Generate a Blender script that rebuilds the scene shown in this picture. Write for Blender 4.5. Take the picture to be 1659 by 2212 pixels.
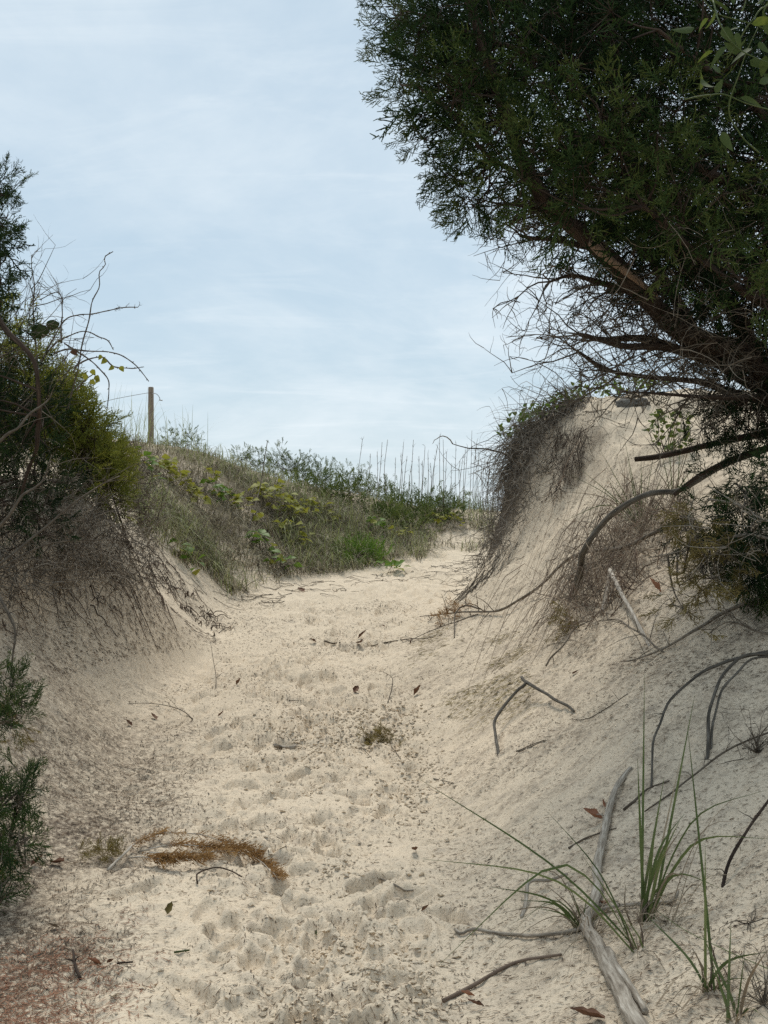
import bpy, math
import numpy as np
from mathutils import Vector, Matrix
rng = np.random.default_rng(11)
for _o in list(bpy.data.objects): bpy.data.objects.remove(_o)
SC = bpy.context.scene; COL = SC.collection
# ------------------------------------------------------------------ camera
EYE = 1.6
cd = bpy.data.cameras.new('camera'); cam = bpy.data.objects.new('camera', cd); COL.objects.link(cam)
cam.location = (0, 0, EYE); cam.rotation_euler = (math.radians(90), 0, 0)
cd.sensor_fit = 'HORIZONTAL'; cd.sensor_width = 24; cd.lens = 24/2/math.tan(math.radians(18))
cd.clip_start = .05; cd.clip_end = 20000
SC.camera = cam
FU = 2553.0; CU = 829.5; CV = 1106.0       # photo measured on a 1659 x 2212 sheet
# ------------------------------------------------------------------ sky and sun
SUN_EL, SUN_AZ = 58.0, -8.0                # azimuth from +Y (ahead), clockwise
W = bpy.data.worlds.new('World'); SC.world = W; W.use_nodes = True
nt = W.node_tree; nt.nodes.clear()
def wn(t, **k):
    n = nt.nodes.new(t)
    for a, b in k.items(): setattr(n, a, b)
    return n
sky = wn('ShaderNodeTexSky', sky_type='NISHITA', sun_disc=False)
sky.sun_elevation = math.radians(SUN_EL); sky.sun_rotation = math.radians(SUN_AZ)
sky.air_density = 1.0; sky.dust_density = .8; sky.ozone_density = 2.0
b1 = wn('ShaderNodeBackground'); b1.inputs[1].default_value = .075
b2 = wn('ShaderNodeBackground'); b2.inputs[1].default_value = 1.0; b2.inputs[0].default_value = (.475, .605, .695, 1)
nt.links.new(sky.outputs[0], b1.inputs[0])
tc = wn('ShaderNodeTexCoord'); sx = wn('ShaderNodeSeparateXYZ'); nt.links.new(tc.outputs['Generated'], sx.inputs[0])
zc = wn('ShaderNodeMath', operation='MAXIMUM'); nt.links.new(sx.outputs[2], zc.inputs[0]); zc.inputs[1].default_value = 0.0
za = wn('ShaderNodeMath', operation='ADD'); nt.links.new(zc.outputs[0], za.inputs[0]); za.inputs[1].default_value = .14
dx = wn('ShaderNodeMath', operation='DIVIDE'); nt.links.new(sx.outputs[0], dx.inputs[0]); nt.links.new(za.outputs[0], dx.inputs[1])
dy = wn('ShaderNodeMath', operation='DIVIDE'); nt.links.new(sx.outputs[1], dy.inputs[0]); nt.links.new(za.outputs[0], dy.inputs[1])
cx = wn('ShaderNodeCombineXYZ'); nt.links.new(dx.outputs[0], cx.inputs[0]); nt.links.new(dy.outputs[0], cx.inputs[1])
def cloud(scale, sx_, sy_, rot, detail, lo, hi, rough=.6, dist=.4):
    mp = wn('ShaderNodeMapping'); mp.inputs['Scale'].default_value = (sx_, sy_, 1); mp.inputs['Rotation'].default_value = (0, 0, rot)
    nt.links.new(cx.outputs[0], mp.inputs[0])
    n = wn('ShaderNodeTexNoise'); n.inputs['Scale'].default_value = scale; n.inputs['Detail'].default_value = detail
    n.inputs['Roughness'].default_value = rough; n.inputs['Distortion'].default_value = dist
    nt.links.new(mp.outputs[0], n.inputs['Vector'])
    r = wn('ShaderNodeMapRange', interpolation_type='SMOOTHSTEP')
    r.inputs[1].default_value = lo; r.inputs[2].default_value = hi
    nt.links.new(n.outputs[0], r.inputs[0]); return r
c1 = cloud(.8, 1.0, .75, .35, 7, .34, .70); c2 = cloud(2.6, .7, 1.5, .28, 9, .46, .72, .62, .7)
b3 = wn('ShaderNodeBackground'); b3.inputs[1].default_value = 1.0; b3.inputs[0].default_value = (.73, .795, .835, 1)
ca = wn('ShaderNodeMath', operation='MULTIPLY_ADD'); nt.links.new(c1.outputs[0], ca.inputs[0]); ca.inputs[1].default_value = .60; ca.inputs[2].default_value = .06
cb = wn('ShaderNodeMath', operation='MULTIPLY_ADD', use_clamp=True); nt.links.new(c2.outputs[0], cb.inputs[0]); cb.inputs[1].default_value = .20; nt.links.new(ca.outputs[0], cb.inputs[2])
mv = wn('ShaderNodeMixShader'); mv.inputs[0].default_value = .74; nt.links.new(b1.outputs[0], mv.inputs[1]); nt.links.new(b2.outputs[0], mv.inputs[2])
mx = wn('ShaderNodeMixShader'); nt.links.new(cb.outputs[0], mx.inputs[0]); nt.links.new(mv.outputs[0], mx.inputs[1]); nt.links.new(b3.outputs[0], mx.inputs[2])
wo = wn('ShaderNodeOutputWorld'); nt.links.new(mx.outputs[0], wo.inputs[0])
sd = bpy.data.lights.new('sun', 'SUN'); so = bpy.data.objects.new('sun', sd); COL.objects.link(so)
sd.energy = 2.2; sd.angle = math.radians(20); sd.color = (1, .95, .86)
_a = math.radians(SUN_AZ); _e = math.radians(SUN_EL)
so.rotation_euler = Vector((math.sin(_a)*math.cos(_e), math.cos(_a)*math.cos(_e), math.sin(_e))).to_track_quat('Z', 'Y').to_euler()
so.location = (1, 9, 14)
SC.view_settings.view_transform = 'Standard'; SC.view_settings.look = 'None'
SC.view_settings.exposure = 0.28; SC.view_settings.gamma = 1.0; SC.view_settings.use_curve_mapping = False
SC.render.engine = 'CYCLES'; SC.cycles.max_bounces = 6; SC.cycles.diffuse_bounces = 3; SC.cycles.transparent_max_bounces = 4
SC.cycles.use_denoising = False
try: SC.cycles.denoiser = 'OPENIMAGEDENOISE'
except Exception: pass
# ------------------------------------------------------------------ helpers
def norm(a): return a/np.maximum(np.linalg.norm(a, axis=-1, keepdims=True), 1e-9)
_T = np.random.default_rng(5).random((8, 256, 256))
def noise(x, y, k=0):
    t = _T[k % 8]; x = x+17.3*k; y = y+9.1*k
    xi = np.floor(x).astype(int); yi = np.floor(y).astype(int); fx = x-xi; fy = y-yi
    fx = fx*fx*(3-2*fx); fy = fy*fy*(3-2*fy); xi &= 255; yi &= 255; xj = (xi+1) & 255; yj = (yi+1) & 255
    return ((t[xi, yi]*(1-fx)+t[xj, yi]*fx)*(1-fy)+(t[xi, yj]*(1-fx)+t[xj, yj]*fx)*fy)*2-1
def fbm(x, y, o=4, k=0, g=.5):
    s = 0; a = 1
    for i in range(o): s = s+a*noise(x, y, k+i); x = x*2.03+3.1; y = y*2.03-1.7; a *= g
    return s
def sstep(a, b, x): t = np.clip((x-a)/(b-a), 0, 1); return t*t*(3-2*t)
def pchip(xk, yk, x):
    h = np.diff(xk); d = np.diff(yk)/h; m = np.zeros_like(yk)
    w1 = 2*h[1:]+h[:-1]; w2 = h[1:]+2*h[:-1]; ok = d[:-1]*d[1:] > 0
    with np.errstate(divide='ignore', invalid='ignore'):
        m[1:-1] = np.where(ok, (w1+w2)/(w1/d[:-1]+w2/d[1:]), 0)
    m[0] = d[0]; m[-1] = d[-1]
    i = np.clip(np.searchsorted(xk, x)-1, 0, len(xk)-2); t = np.clip((x-xk[i])/h[i], 0, 1)
    return ((1+2*t)*(1-t)**2*yk[i]+t*(1-t)**2*h[i]*m[i]+t*t*(3-2*t)*yk[i+1]+t*t*(t-1)*h[i]*m[i+1])
# ------------------------------------------------------------------ lie of the land
# per distance: back of left bank, left bank top, mid, left edge of path | right edge, slope points, dune top
ROWS = [
 (-60,[(-14,1.6),(-5,1.2),(-2.6,.3),(-1.3,-.05),(.4,-.05),(1.2,.2),(2.2,.6),(3.2,1.0),(5,1.5),(14,1.8)]),
 (-2, [(-12,1.2),(-4,.7),(-2.4,.15),(-1.3,-.02),(.3,-.02),(1.0,.12),(1.6,.35),(2.4,.7),(4,1.1),(12,1.8)]),
 (3.5,[(-12,1.4),(-4,.7),(-2.3,.12),(-1.2,0),(.23,0),(.645,.1),(1.14,.237),(1.9,.55),(3,.95),(12,2.0)]),
 (5,  [(-12,1.7),(-3.5,.95),(-2.3,.28),(-1.35,.0),(.236,0),(.725,.16),(1.21,.36),(1.62,.55),(3,1.25),(12,2.2)]),
 (7,  [(-12,2.1),(-3.0,1.15),(-2.27,.52),(-1.5,.02),(.19,.02),(.88,.355),(1.56,.79),(2.27,1.2),(3.5,1.8),(12,2.6)]),
 (9,  [(-12,2.4),(-3.2,1.6),(-2.57,.78),(-1.76,.08),(.14,.08),(.95,.46),(1.66,.95),(2.36,1.44),(3.2,1.9),(12,2.8)]),
 (10.8,[(-12,2.6),(-2.75,1.75),(-2.32,1.2),(-1.72,.2),(-.1,.17),(.76,.46),(1.40,.86),(2.04,1.5),(2.72,2.08),(12,3.0)]),
 (11.6,[(-12,2.6),(-2.75,1.45),(-2.25,.85),(-1.62,.23),(0.0,.21),(.76,.50),(1.44,1.0),(1.98,1.63),(2.5,2.2),(12,3.0)]),
 (12.3,[(-12,2.6),(-2.95,1.25),(-2.3,.60),(-1.66,.26),(.15,.26),(.84,.60),(1.46,1.14),(1.96,1.84),(2.36,2.36),(12,3.05)]),
 (13, [(-12,2.7),(-3.0,1.3),(-2.42,.76),(-1.93,.31),(.36,.31),(1.0,.78),(1.5,1.42),(1.93,2.2),(2.4,2.75),(12,3.1)]),
 (13.7,[(-12,2.8),(-2.9,1.45),(-2.4,.82),(-1.86,.36),(.54,.36),(1.14,.95),(1.52,1.66),(1.86,2.52),(2.45,2.9),(12,3.1)]),
 (14.5,[(-12,3.0),(-2.95,1.6),(-2.4,.9),(-1.78,.41),(.72,.42),(1.22,.98),(1.46,1.75),(1.62,2.5),(2.2,2.86),(12,3.0)]),
 (15.4,[(-12,3.0),(-3.1,1.75),(-2.4,.95),(-1.72,.48),(.9,.49),(1.42,.95),(1.7,1.6),(1.98,2.2),(2.6,2.5),(12,2.6)]),
 (16.5,[(-12,3.1),(-3.3,1.95),(-2.3,1.05),(-1.45,.58),(1.0,.57),(1.8,.9),(2.4,1.4),(2.9,1.8),(3.6,2.0),(12,2.2)]),
 (18, [(-12,3.2),(-3.9,2.45),(-2.4,1.42),(-.63,.68),(1.3,.70),(2.2,.85),(3.0,1.0),(4.0,1.3),(5.5,1.6),(12,2.0)]),
 (20, [(-12,3.3),(-4.2,2.72),(-2.0,1.80),(-.2,1.05),(1.2,.86),(2.4,.9),(3.2,1.0),(4.2,1.1),(6,1.4),(12,1.8)]),
 (22, [(-12,3.3),(-4.3,2.88),(-2.0,2.22),(-.25,1.62),(1.47,1.1),(2.4,1.05),(3.4,1.1),(4.4,1.2),(6,1.4),(12,1.7)]),
 (24, [(-12,3.2),(-4.6,2.75),(-2.2,2.25),(-.75,1.95),(.66,1.68),(2.17,1.42),(3.4,1.4),(4.6,1.4),(6,1.4),(12,1.6)]),
 (26.5,[(-12,2.6),(-4.6,2.2),(-2.2,1.8),(-.5,1.7),(1.0,1.66),(2.4,1.62),(3.6,1.6),(4.8,1.5),(6,1.4),(12,1.5)]),
 (31, [(-12,1.2),(-4.6,1.0),(-2.2,.9),(-.5,.9),(1.0,.9),(2.4,.9),(3.6,.9),(4.8,.9),(6,.9),(12,1.0)]),
 (45, [(-14,-.6),(-4.6,-.6),(-2.2,-.6),(-.5,-.6),(1.0,-.6),(2.4,-.6),(3.6,-.6),(4.8,-.6),(6,-.6),(14,-.6)]),
 (90, [(-14,-2),(-4.6,-2),(-2.2,-2),(-.5,-2),(1.0,-2),(2.4,-2),(3.6,-2),(4.8,-2),(6,-2),(14,-2)])]
RY = np.array([r[0] for r in ROWS], float)
RX = np.array([[p[0] for p in r[1]] for r in ROWS]); RZ = np.array([[p[1] for p in r[1]] for r in ROWS])
ys = [3.3]
while ys[-1] < 27: ys.append(ys[-1]+.0105*(max(ys[-1], 3.3)/4)**1.55)
ya = np.concatenate([-np.geomspace(60, 1, 24), np.linspace(-.5, 3.2, 36), np.array(ys), np.geomspace(27.3, 90, 40)])
sa = np.arange(-.36, .3601, .0014)
sb = np.concatenate([np.linspace(.37, 1.2, 46), np.geomspace(1.25, 60, 26)])
sa = np.concatenate([-sb[::-1], sa, sb])
wy = np.sqrt(ya**2*(ya > 0)+np.where(ya > 0, 9, 9+np.abs(ya)*3)) 
GX = sa[None, :]*wy[:, None]; GY = np.repeat(ya[:, None], len(sa), 1)
FX = np.stack([pchip(RY, RX[:, k], ya) for k in range(10)], 1); FZ = np.stack([pchip(RY, RZ[:, k], ya) for k in range(10)], 1)
GB = np.stack([pchip(FX[j], FZ[j], np.clip(GX[j], FX[j, 0], FX[j, -1])) for j in range(len(ya))])
_k = np.array([.25, .5, .25])
for _ in range(10):
    GB[1:-1] = .25*GB[:-2]+.5*GB[1:-1]+.25*GB[2:]
for _ in range(14):
    GB[:, 1:-1] = .25*GB[:, :-2]+.5*GB[:, 1:-1]+.25*GB[:, 2:]
L0 = FX[:, 3:4]; R0 = FX[:, 4:5]
vis = ((GY > 1) & (GY < 32)).astype(float)
PM = sstep(-.35, .25, GX-L0)*sstep(-.45, .15, R0-GX)*sstep(26, 20, GY)      # trodden floor of the path
bank = 1-PM
hump = .05*fbm(GX*.55, GY*.55, 3, 1)*vis + .02*fbm(GX*1.6, GY*1.6, 3, 2)*vis
rough = .35+.75*sstep(-.35, .45, fbm(GX*1.3, GY*1.1, 3, 7))
clod = .016*fbm(GX*5, GY*4.2, 3, 3)*vis
lump = (np.maximum(fbm(GX*12, GY*10, 3, 4)-.05, 0)**1.2*.012+np.maximum(fbm(GX*24, GY*21, 2, 1)-.15, 0)*.014)*rough
grit = .0032*fbm(GX*46, GY*42, 2, 5)
pits = (.044*np.maximum(fbm(GX*7, GY*6, 3, 2)-.12, 0)+.032*np.maximum(fbm(GX*15, GY*12, 3, 5)-.12, 0))*(.35+.65*rough)
DET = hump*.8 + PM*(clod*.9+lump+grit-pits)
# slopes: runnels that follow the fall line
gy, gx = np.gradient(GB); gxx = gx/np.maximum(np.gradient(GX, axis=1), 1e-6)
gyy = gy/np.maximum(np.gradient(GY, axis=0), 1e-6)
fr = np.where(GX > (L0+R0)/2, GX*.55-GY*.83, GX*.55+GY*.83); al = np.where(GX > (L0+R0)/2, GX*.83+GY*.55, GX*.83-GY*.55)
run = fbm(fr*15, al*4.0, 3, 6)
DET += bank*vis*(.009*run+.011*np.maximum(fbm(fr*30, al*12, 2, 3), 0)+.010*np.maximum(fbm(GX*18, GY*16, 2, 2), 0)+.0036*fbm(GX*44, GY*40, 2, 1))
# scarp under the roots of the dune on the right: rougher, undercut crumbs
sc_ = sstep(.9, 1.2, GX)*sstep(4.2, 3.2, GX)*sstep(10.2, 12.2, GY)*sstep(15.5, 14.5, GY)
DET += sc_*(.05*fbm(GX*3.5, GY*3.5+GB*2.5, 3, 5)+.03*np.abs(fbm(GX*9, GY*7+GB*5, 2, 3)))
_u = CU+GX/np.maximum(GY, .5)*FU; _v = CV+(EYE-GB)/np.maximum(GY, .5)*FU
_w = 26*fbm(GX*4+GB*3, GY*3-GB*4, 3, 4)
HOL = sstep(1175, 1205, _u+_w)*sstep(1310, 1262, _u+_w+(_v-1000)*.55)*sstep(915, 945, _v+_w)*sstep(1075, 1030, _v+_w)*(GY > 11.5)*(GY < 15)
DET -= .035*HOL*(1+.8*fbm(GX*7+GB*5, GY*6-GB*6, 3, 2))
# footprints
r2 = np.random.default_rng(23)
FPR = np.zeros_like(GX)
def foot(x0, y0, ang, L, Wd, dep):
    j0, j1 = np.searchsorted(ya, [y0-.35, y0+.35])
    if j1-j0 < 2: return
    i0, i1 = np.searchsorted(sa, [(x0-.35)/wy[j0], (x0+.35)/wy[j1-1]]) if x0 < 0 else np.searchsorted(sa, [(x0-.35)/wy[j1-1], (x0+.35)/wy[j0]])
    i0 = max(i0-3, 0); i1 = min(i1+3, len(sa))
    X = GX[j0:j1, i0:i1]-x0; Y = GY[j0:j1, i0:i1]-y0; c, s = math.cos(ang), math.sin(ang)
    a = (X*s+Y*c)/(L/2); b = (X*c-Y*s)/(Wd/2*(1+.22*np.clip(a, -1, 1))); 
    w = .10*fbm((X+x0)*14, (Y+y0)*14, 2, 3)
    r = (np.abs(a)**2.6+np.abs(b)**2.6)**(1/2.6)+w
    FPR[j0:j1, i0:i1] += dep*(-sstep(1.08, .72, r)*(.75+.25*a)+.36*np.exp(-((r-1.28)/.2)**2)*(1.1-.5*a))
for k in range(400):
    y0 = 3.2+17.5*r2.random()**1.3; j = min(np.searchsorted(ya, y0), len(ya)-1)
    l, r = FX[j, 3]+.15, FX[j, 4]-.05; x0 = l+(r-l)*np.clip(r2.normal(.58, .2), .02, 1.05); big = r2.random() < .62
    foot(x0, y0, r2.normal(0, .35 if big else 1.2)+(math.pi if r2.random() < .5 else 0), r2.uniform(.25, .32) if big else r2.uniform(.10, .2), r2.uniform(.10, .13) if big else r2.uniform(.06, .12), r2.uniform(.028, .065)*(1 if big else .6))
FPR = np.where(FPR > 0, .022*np.tanh(FPR/.022), .06*np.tanh(FPR/.06)); GZ = GB+DET+FPR
def ground_z(x, y):
    x = np.asarray(x, float); y = np.asarray(y, float)
    fj = np.interp(y, ya, np.arange(len(ya))); fi = np.interp(x/np.interp(y, ya, wy), sa, np.arange(len(sa)))
    j = np.clip(fj.astype(int), 0, len(ya)-2); i = np.clip(fi.astype(int), 0, len(sa)-2); a = fj-j; b = fi-i
    return (GZ[j, i]*(1-b)+GZ[j, i+1]*b)*(1-a)+(GZ[j+1, i]*(1-b)+GZ[j+1, i+1]*b)*a
def at(u, v, y): return np.array([(u-CU)*y/FU, y, EYE-(v-CV)*y/FU])
_yy = np.concatenate([np.arange(2.2, 16, .01), np.arange(16, 40, .03)])
def on_ground(u, v, lift=0.0):
    p = np.stack([(u-CU)*_yy/FU, _yy, EYE-(v-CV)*_yy/FU], 1); d = p[:, 2]-ground_z(p[:, 0], p[:, 1])
    k = np.argmax(d < 0)
    if not (d < 0).any(): k = len(_yy)-1
    q = p[k].copy(); q[2] = ground_z(q[0], q[1])+lift; return q
def ground_n(x, y, e=.08):
    zx = (ground_z(x+e, y)-ground_z(x-e, y))/(2*e); zy = (ground_z(x, y+e)-ground_z(x, y-e))/(2*e)
    return norm(np.stack([-zx, -zy, np.ones_like(zx)], -1))
# ------------------------------------------------------------------ materials
def mat(name, cols, rough=.85, scale=40., bump=0., attr=True, detail=4, spec=.2, stretch=None, trans=0., amp=1.1, tc=False):
    """cols: ramp stops over a mix of a per-piece value ('rnd') and object-space noise"""
    m = bpy.data.materials.new(name); m.use_nodes = True; t = m.node_tree; N = t.nodes; L = t.links
    p = N['Principled BSDF']; p.inputs['Roughness'].default_value = rough; p.inputs['Specular IOR Level'].default_value = spec
    tcn = N.new('ShaderNodeTexCoord'); no = N.new('ShaderNodeTexNoise'); no.inputs['Scale'].default_value = scale
    no.inputs['Detail'].default_value = detail; no.inputs['Roughness'].default_value = .6
    if tc:
        m['tc'] = 1; ta = N.new('ShaderNodeAttribute'); ta.attribute_name = 'tc'; L.new(ta.outputs['Vector'], no.inputs['Vector'])
    elif stretch:
        mp = N.new('ShaderNodeMapping'); mp.inputs['Scale'].default_value = stretch
        L.new(tcn.outputs['Object'], mp.inputs[0]); L.new(mp.outputs[0], no.inputs['Vector'])
    else: L.new(tcn.outputs['Object'], no.inputs['Vector'])
    f = no.outputs[0]
    if attr:
        at_ = N.new('ShaderNodeAttribute'); at_.attribute_name = 'rnd'
        ma = N.new('ShaderNodeMath'); ma.operation = 'MULTIPLY_ADD'; L.new(no.outputs[0], ma.inputs[0]); ma.inputs[1].default_value = amp
        mb = N.new('ShaderNodeMath'); mb.operation = 'MULTIPLY_ADD'; L.new(at_.outputs['Fac'], mb.inputs[0]); mb.inputs[1].default_value = .8; mb.inputs[2].default_value = .1-amp*.5
        L.new(mb.outputs[0], ma.inputs[2]); f = ma.outputs[0]
    r = N.new('ShaderNodeValToRGB'); e = r.color_ramp.elements
    e[0].position = cols[0][0]; e[0].color = (*cols[0][1], 1); e[1].position = cols[-1][0]; e[1].color = (*cols[-1][1], 1)
    for q, c in cols[1:-1]: x = e.new(q); x.color = (*c, 1)
    L.new(f, r.inputs[0]); L.new(r.outputs[0], p.inputs['Base Color'])
    if bump:
        b = N.new('ShaderNodeBump'); b.inputs['Strength'].default_value = bump; b.inputs['Distance'].default_value = .004
        L.new(no.outputs[0], b.inputs['Height']); L.new(b.outputs[0], p.inputs['Normal'])
    if trans:
        tr = N.new('ShaderNodeBsdfTranslucent'); L.new(r.outputs[0], tr.inputs[0]); ms = N.new('ShaderNodeMixShader'); ms.inputs[0].default_value = trans
        L.new(p.outputs[0], ms.inputs[1]); L.new(tr.outputs[0], ms.inputs[2]); L.new(ms.outputs[0], N['Material Output'].inputs[0])
    return m
def sand_mat():
    m = bpy.data.materials.new('dune_sand'); m.use_nodes = True; t = m.node_tree; N = t.nodes; L = t.links
    p = N['Principled BSDF']; p.inputs['Roughness'].default_value = .95; p.inputs['Specular IOR Level'].default_value = .1
    g = N.new('ShaderNodeNewGeometry')
    def nz(scale, det, rough=.6):
        n = N.new('ShaderNodeTexNoise'); n.inputs['Scale'].default_value = scale; n.inputs['Detail'].default_value = det; n.inputs['Roughness'].default_value = rough
        L.new(g.outputs['Position'], n.inputs['Vector']); return n
    def rng_(n, a, b):
        r = N.new('ShaderNodeMapRange'); r.interpolation_type = 'SMOOTHSTEP'; r.inputs[1].default_value = a; r.inputs[2].default_value = b; L.new(n, r.inputs[0]); return r.outputs[0]
    def mix(f, a, b, k=None):
        x = N.new('ShaderNodeMix'); x.data_type = 'RGBA'; L.new(f, x.inputs[0])
        for s, i in ((a, 6), (b, 7)):
            if isinstance(s, tuple): x.inputs[i].default_value = (*s, 1)
            else: L.new(s, x.inputs[i])
        return x.outputs[2]
    big = nz(1.3, 4); mid = nz(9, 5); fine = nz(85, 5, .75); gr = nz(420, 2)
    c = mix(rng_(big.outputs[0], .35, .68), (.66, .55, .415), (.605, .505, .38))
    c = mix(rng_(mid.outputs[0], .50, .75), c, (.50, .42, .325))
    sp = N.new('ShaderNodeMath'); sp.operation = 'MULTIPLY'; L.new(rng_(fine.outputs[0], .54, .62), sp.inputs[0]); sp.inputs[1].default_value = .85
    c = mix(sp.outputs[0], c, (.24, .195, .14))
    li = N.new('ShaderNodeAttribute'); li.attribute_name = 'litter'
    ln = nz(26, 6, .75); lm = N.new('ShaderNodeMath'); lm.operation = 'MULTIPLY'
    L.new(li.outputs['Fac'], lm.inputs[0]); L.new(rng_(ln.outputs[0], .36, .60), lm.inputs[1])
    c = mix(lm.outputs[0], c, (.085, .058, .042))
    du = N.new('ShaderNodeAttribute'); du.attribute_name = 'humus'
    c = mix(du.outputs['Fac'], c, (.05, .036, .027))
    L.new(c, p.inputs['Base Color'])
    b = N.new('ShaderNodeBump'); b.inputs['Strength'].default_value = .8; b.inputs['Distance'].default_value = .010
    ad = N.new('ShaderNodeMath'); ad.operation = 'MULTIPLY_ADD'; L.new(fine.outputs[0], ad.inputs[0]); ad.inputs[1].default_value = .7; L.new(mid.outputs[0], ad.inputs[2])
    L.new(ad.outputs[0], b.inputs['Height']); L.new(b.outputs[0], p.inputs['Normal'])
    return m
# ------------------------------------------------------------------ mesh building
def link(name, me, m, parent=None, **props):
    o = bpy.data.objects.new(name, me); COL.objects.link(o)
    if me is not None and m is not None:
        if not me.materials: me.materials.append(m)
        elif me.materials[0] != m: o.material_slots[0].link = 'OBJECT'; o.material_slots[0].material = m
    if parent is not None: o.parent = parent
    for k, v in props.items(): o[k] = v
    return o
def mesh(name, V, F, smooth=True, **attrs):
    """F: list of index arrays (n x 3 or n x 4)"""
    F = [np.asarray(f, np.int32) for f in (F if isinstance(F, list) else [F]) if len(f)]
    me = bpy.data.meshes.new(name); V = np.ascontiguousarray(V, np.float32)
    me.vertices.add(len(V)); me.vertices.foreach_set('co', V.ravel())
    nl = sum(f.size for f in F); npoly = sum(len(f) for f in F)
    me.loops.add(nl); me.loops.foreach_set('vertex_index', np.concatenate([f.ravel() for f in F]))
    tot = np.concatenate([np.full(len(f), f.shape[1], np.int32) for f in F]); st = np.concatenate([[0], np.cumsum(tot)[:-1]]).astype(np.int32)
    me.polygons.add(npoly); me.polygons.foreach_set('loop_start', st)
    me.polygons.foreach_set('use_smooth', np.full(npoly, smooth))
    for k, a in attrs.items():
        if a is None: continue
        x = me.attributes.new(k, 'FLOAT', 'POINT'); x.data.foreach_set('value', np.ascontiguousarray(a, np.float32).ravel())
    me.update(calc_edges=True); return me
class MB:
    def __init__(s): s.V = []; s.F = {3: [], 4: []}; s.R = []; s.T = []; s.n = 0
    def add(s, g):
        V, F, r = g[:3]; s.T.append(g[3] if len(g) > 3 else V)
        s.V.append(V)
        for f in F: 
            if len(f): s.F[f.shape[1]].append(f+s.n)
        s.R.append(np.broadcast_to(r, (len(V),)) if np.ndim(r) < 1 or len(r) != len(V) else r); s.n += len(V); return s
    def build(s, name, m, parent=None, smooth=True, origin=None, **props):
        V = np.concatenate(s.V); F = [np.concatenate(v) for v in s.F.values() if v]
        if origin is not None: V = V-np.asarray(origin)
        me = mesh(name, V, F, smooth, rnd=np.concatenate(s.R))
        if m is not None and m.get('tc'): x = me.attributes.new('tc', 'FLOAT_VECTOR', 'POINT'); x.data.foreach_set('vector', np.concatenate(s.T).astype(np.float32).ravel())
        o = link(name, me, m, parent, **props)
        if origin is not None: o.location = origin
        return o
def ribbons(P, Wd, S, r):
    """P n,k,3 centre lines; Wd n,k widths; S n,3 or n,k,3 side direction"""
    n, k = P.shape[:2]
    if S.ndim == 2: S = np.repeat(S[:, None], k, 1)
    V = np.stack([P-S*Wd[..., None]/2, P+S*Wd[..., None]/2], 2).reshape(-1, 3)
    b = (np.arange(n)[:, None]*k+np.arange(k-1)[None])*2
    F = np.stack([b, b+1, b+3, b+2], -1).reshape(-1, 4)
    return V, [F], np.repeat(np.broadcast_to(r, (n,)), k*2)
def tubes(P, R, r, n=4, cap=False):
    P = np.asarray(P, float); R = np.asarray(R, float)
    if P.ndim == 2: P = P[None]; R = R[None]
    if cap:
        P = np.concatenate([P[:, :1], P, P[:, -1:]], 1); R = np.concatenate([R[:, :1]*.02, R, R[:, -1:]*.02], 1)
    m, k = P.shape[:2]; Q = P.copy()
    T = np.gradient(P, axis=1)
    if cap: T[:, 0] = T[:, 2]; T[:, 1] = T[:, 2]; T[:, -1] = T[:, -3]; T[:, -2] = T[:, -3]
    T = norm(T)
    mean = norm(P[:, -1]-P[:, 0]+1e-6); ref = np.where(np.abs(mean[:, 2:3]) < .8, np.array([[0, 0, 1.]]), np.array([[1., 0, 0]]))[:, None]
    U = norm(np.cross(T, np.broadcast_to(ref, T.shape))); B = np.cross(T, U)
    a = np.arange(n)*2*np.pi/n
    V = P[:, :, None]+R[..., None, None]*(U[:, :, None]*np.cos(a)[None, None, :, None]+B[:, :, None]*np.sin(a)[None, None, :, None])
    b = (np.arange(m)[:, None, None]*k+np.arange(k-1)[None, :, None])*n; q = np.arange(n); q2 = (q+1) % n
    F = np.stack([b+q, b+q2, b+n+q2, b+n+q], -1).reshape(-1, 4)
    ln = np.concatenate([np.zeros((m, 1)), np.cumsum(np.linalg.norm(np.diff(P, axis=1), axis=2), 1)], 1)
    rm = R.max(1)[:, None, None]; sh = np.repeat((ln*.14+np.arange(m)[:, None]*.37+P[:, :1, 0]*3.1)[..., None], n, 2)
    TC = np.stack([np.broadcast_to(rm*np.cos(a), sh.shape), np.broadcast_to(rm*np.sin(a), sh.shape), sh], -1).reshape(-1, 3)
    return V.reshape(-1, 3), [F], np.repeat(np.broadcast_to(r, (m,)), k*n), TC
def smooth_line(pts, n):
    pts = np.asarray(pts, float); d = np.concatenate([[0], np.cumsum(np.linalg.norm(np.diff(pts, axis=0), axis=1)+1e-6)])
    t = np.linspace(0, d[-1], n); out = np.empty((n, 3))
    p = np.concatenate([[2*pts[0]-pts[1]], pts, [2*pts[-1]-pts[-2]]])
    i = np.clip(np.searchsorted(d, t, side='right')-1, 0, len(pts)-2); f = ((t-d[i])/(d[i+1]-d[i]))[:, None]
    p0, p1, p2, p3 = p[i], p[i+1], p[i+2], p[i+3]
    return .5*(2*p1+(p2-p0)*f+(2*p0-5*p1+4*p2-p3)*f*f+(3*p1-p0-3*p2+p3)*f**3)
def wobble(P, amp, freq=3., seed=0):
    k = len(P); t = np.linspace(0, freq, k); w = np.stack([noise(t+seed*3.7, np.full(k, seed*1.3+q*7.7), q) for q in range(3)], 1)
    w *= np.minimum(1, np.minimum(np.arange(k), 3)/3)[:, None]; return P+w*amp
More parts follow.
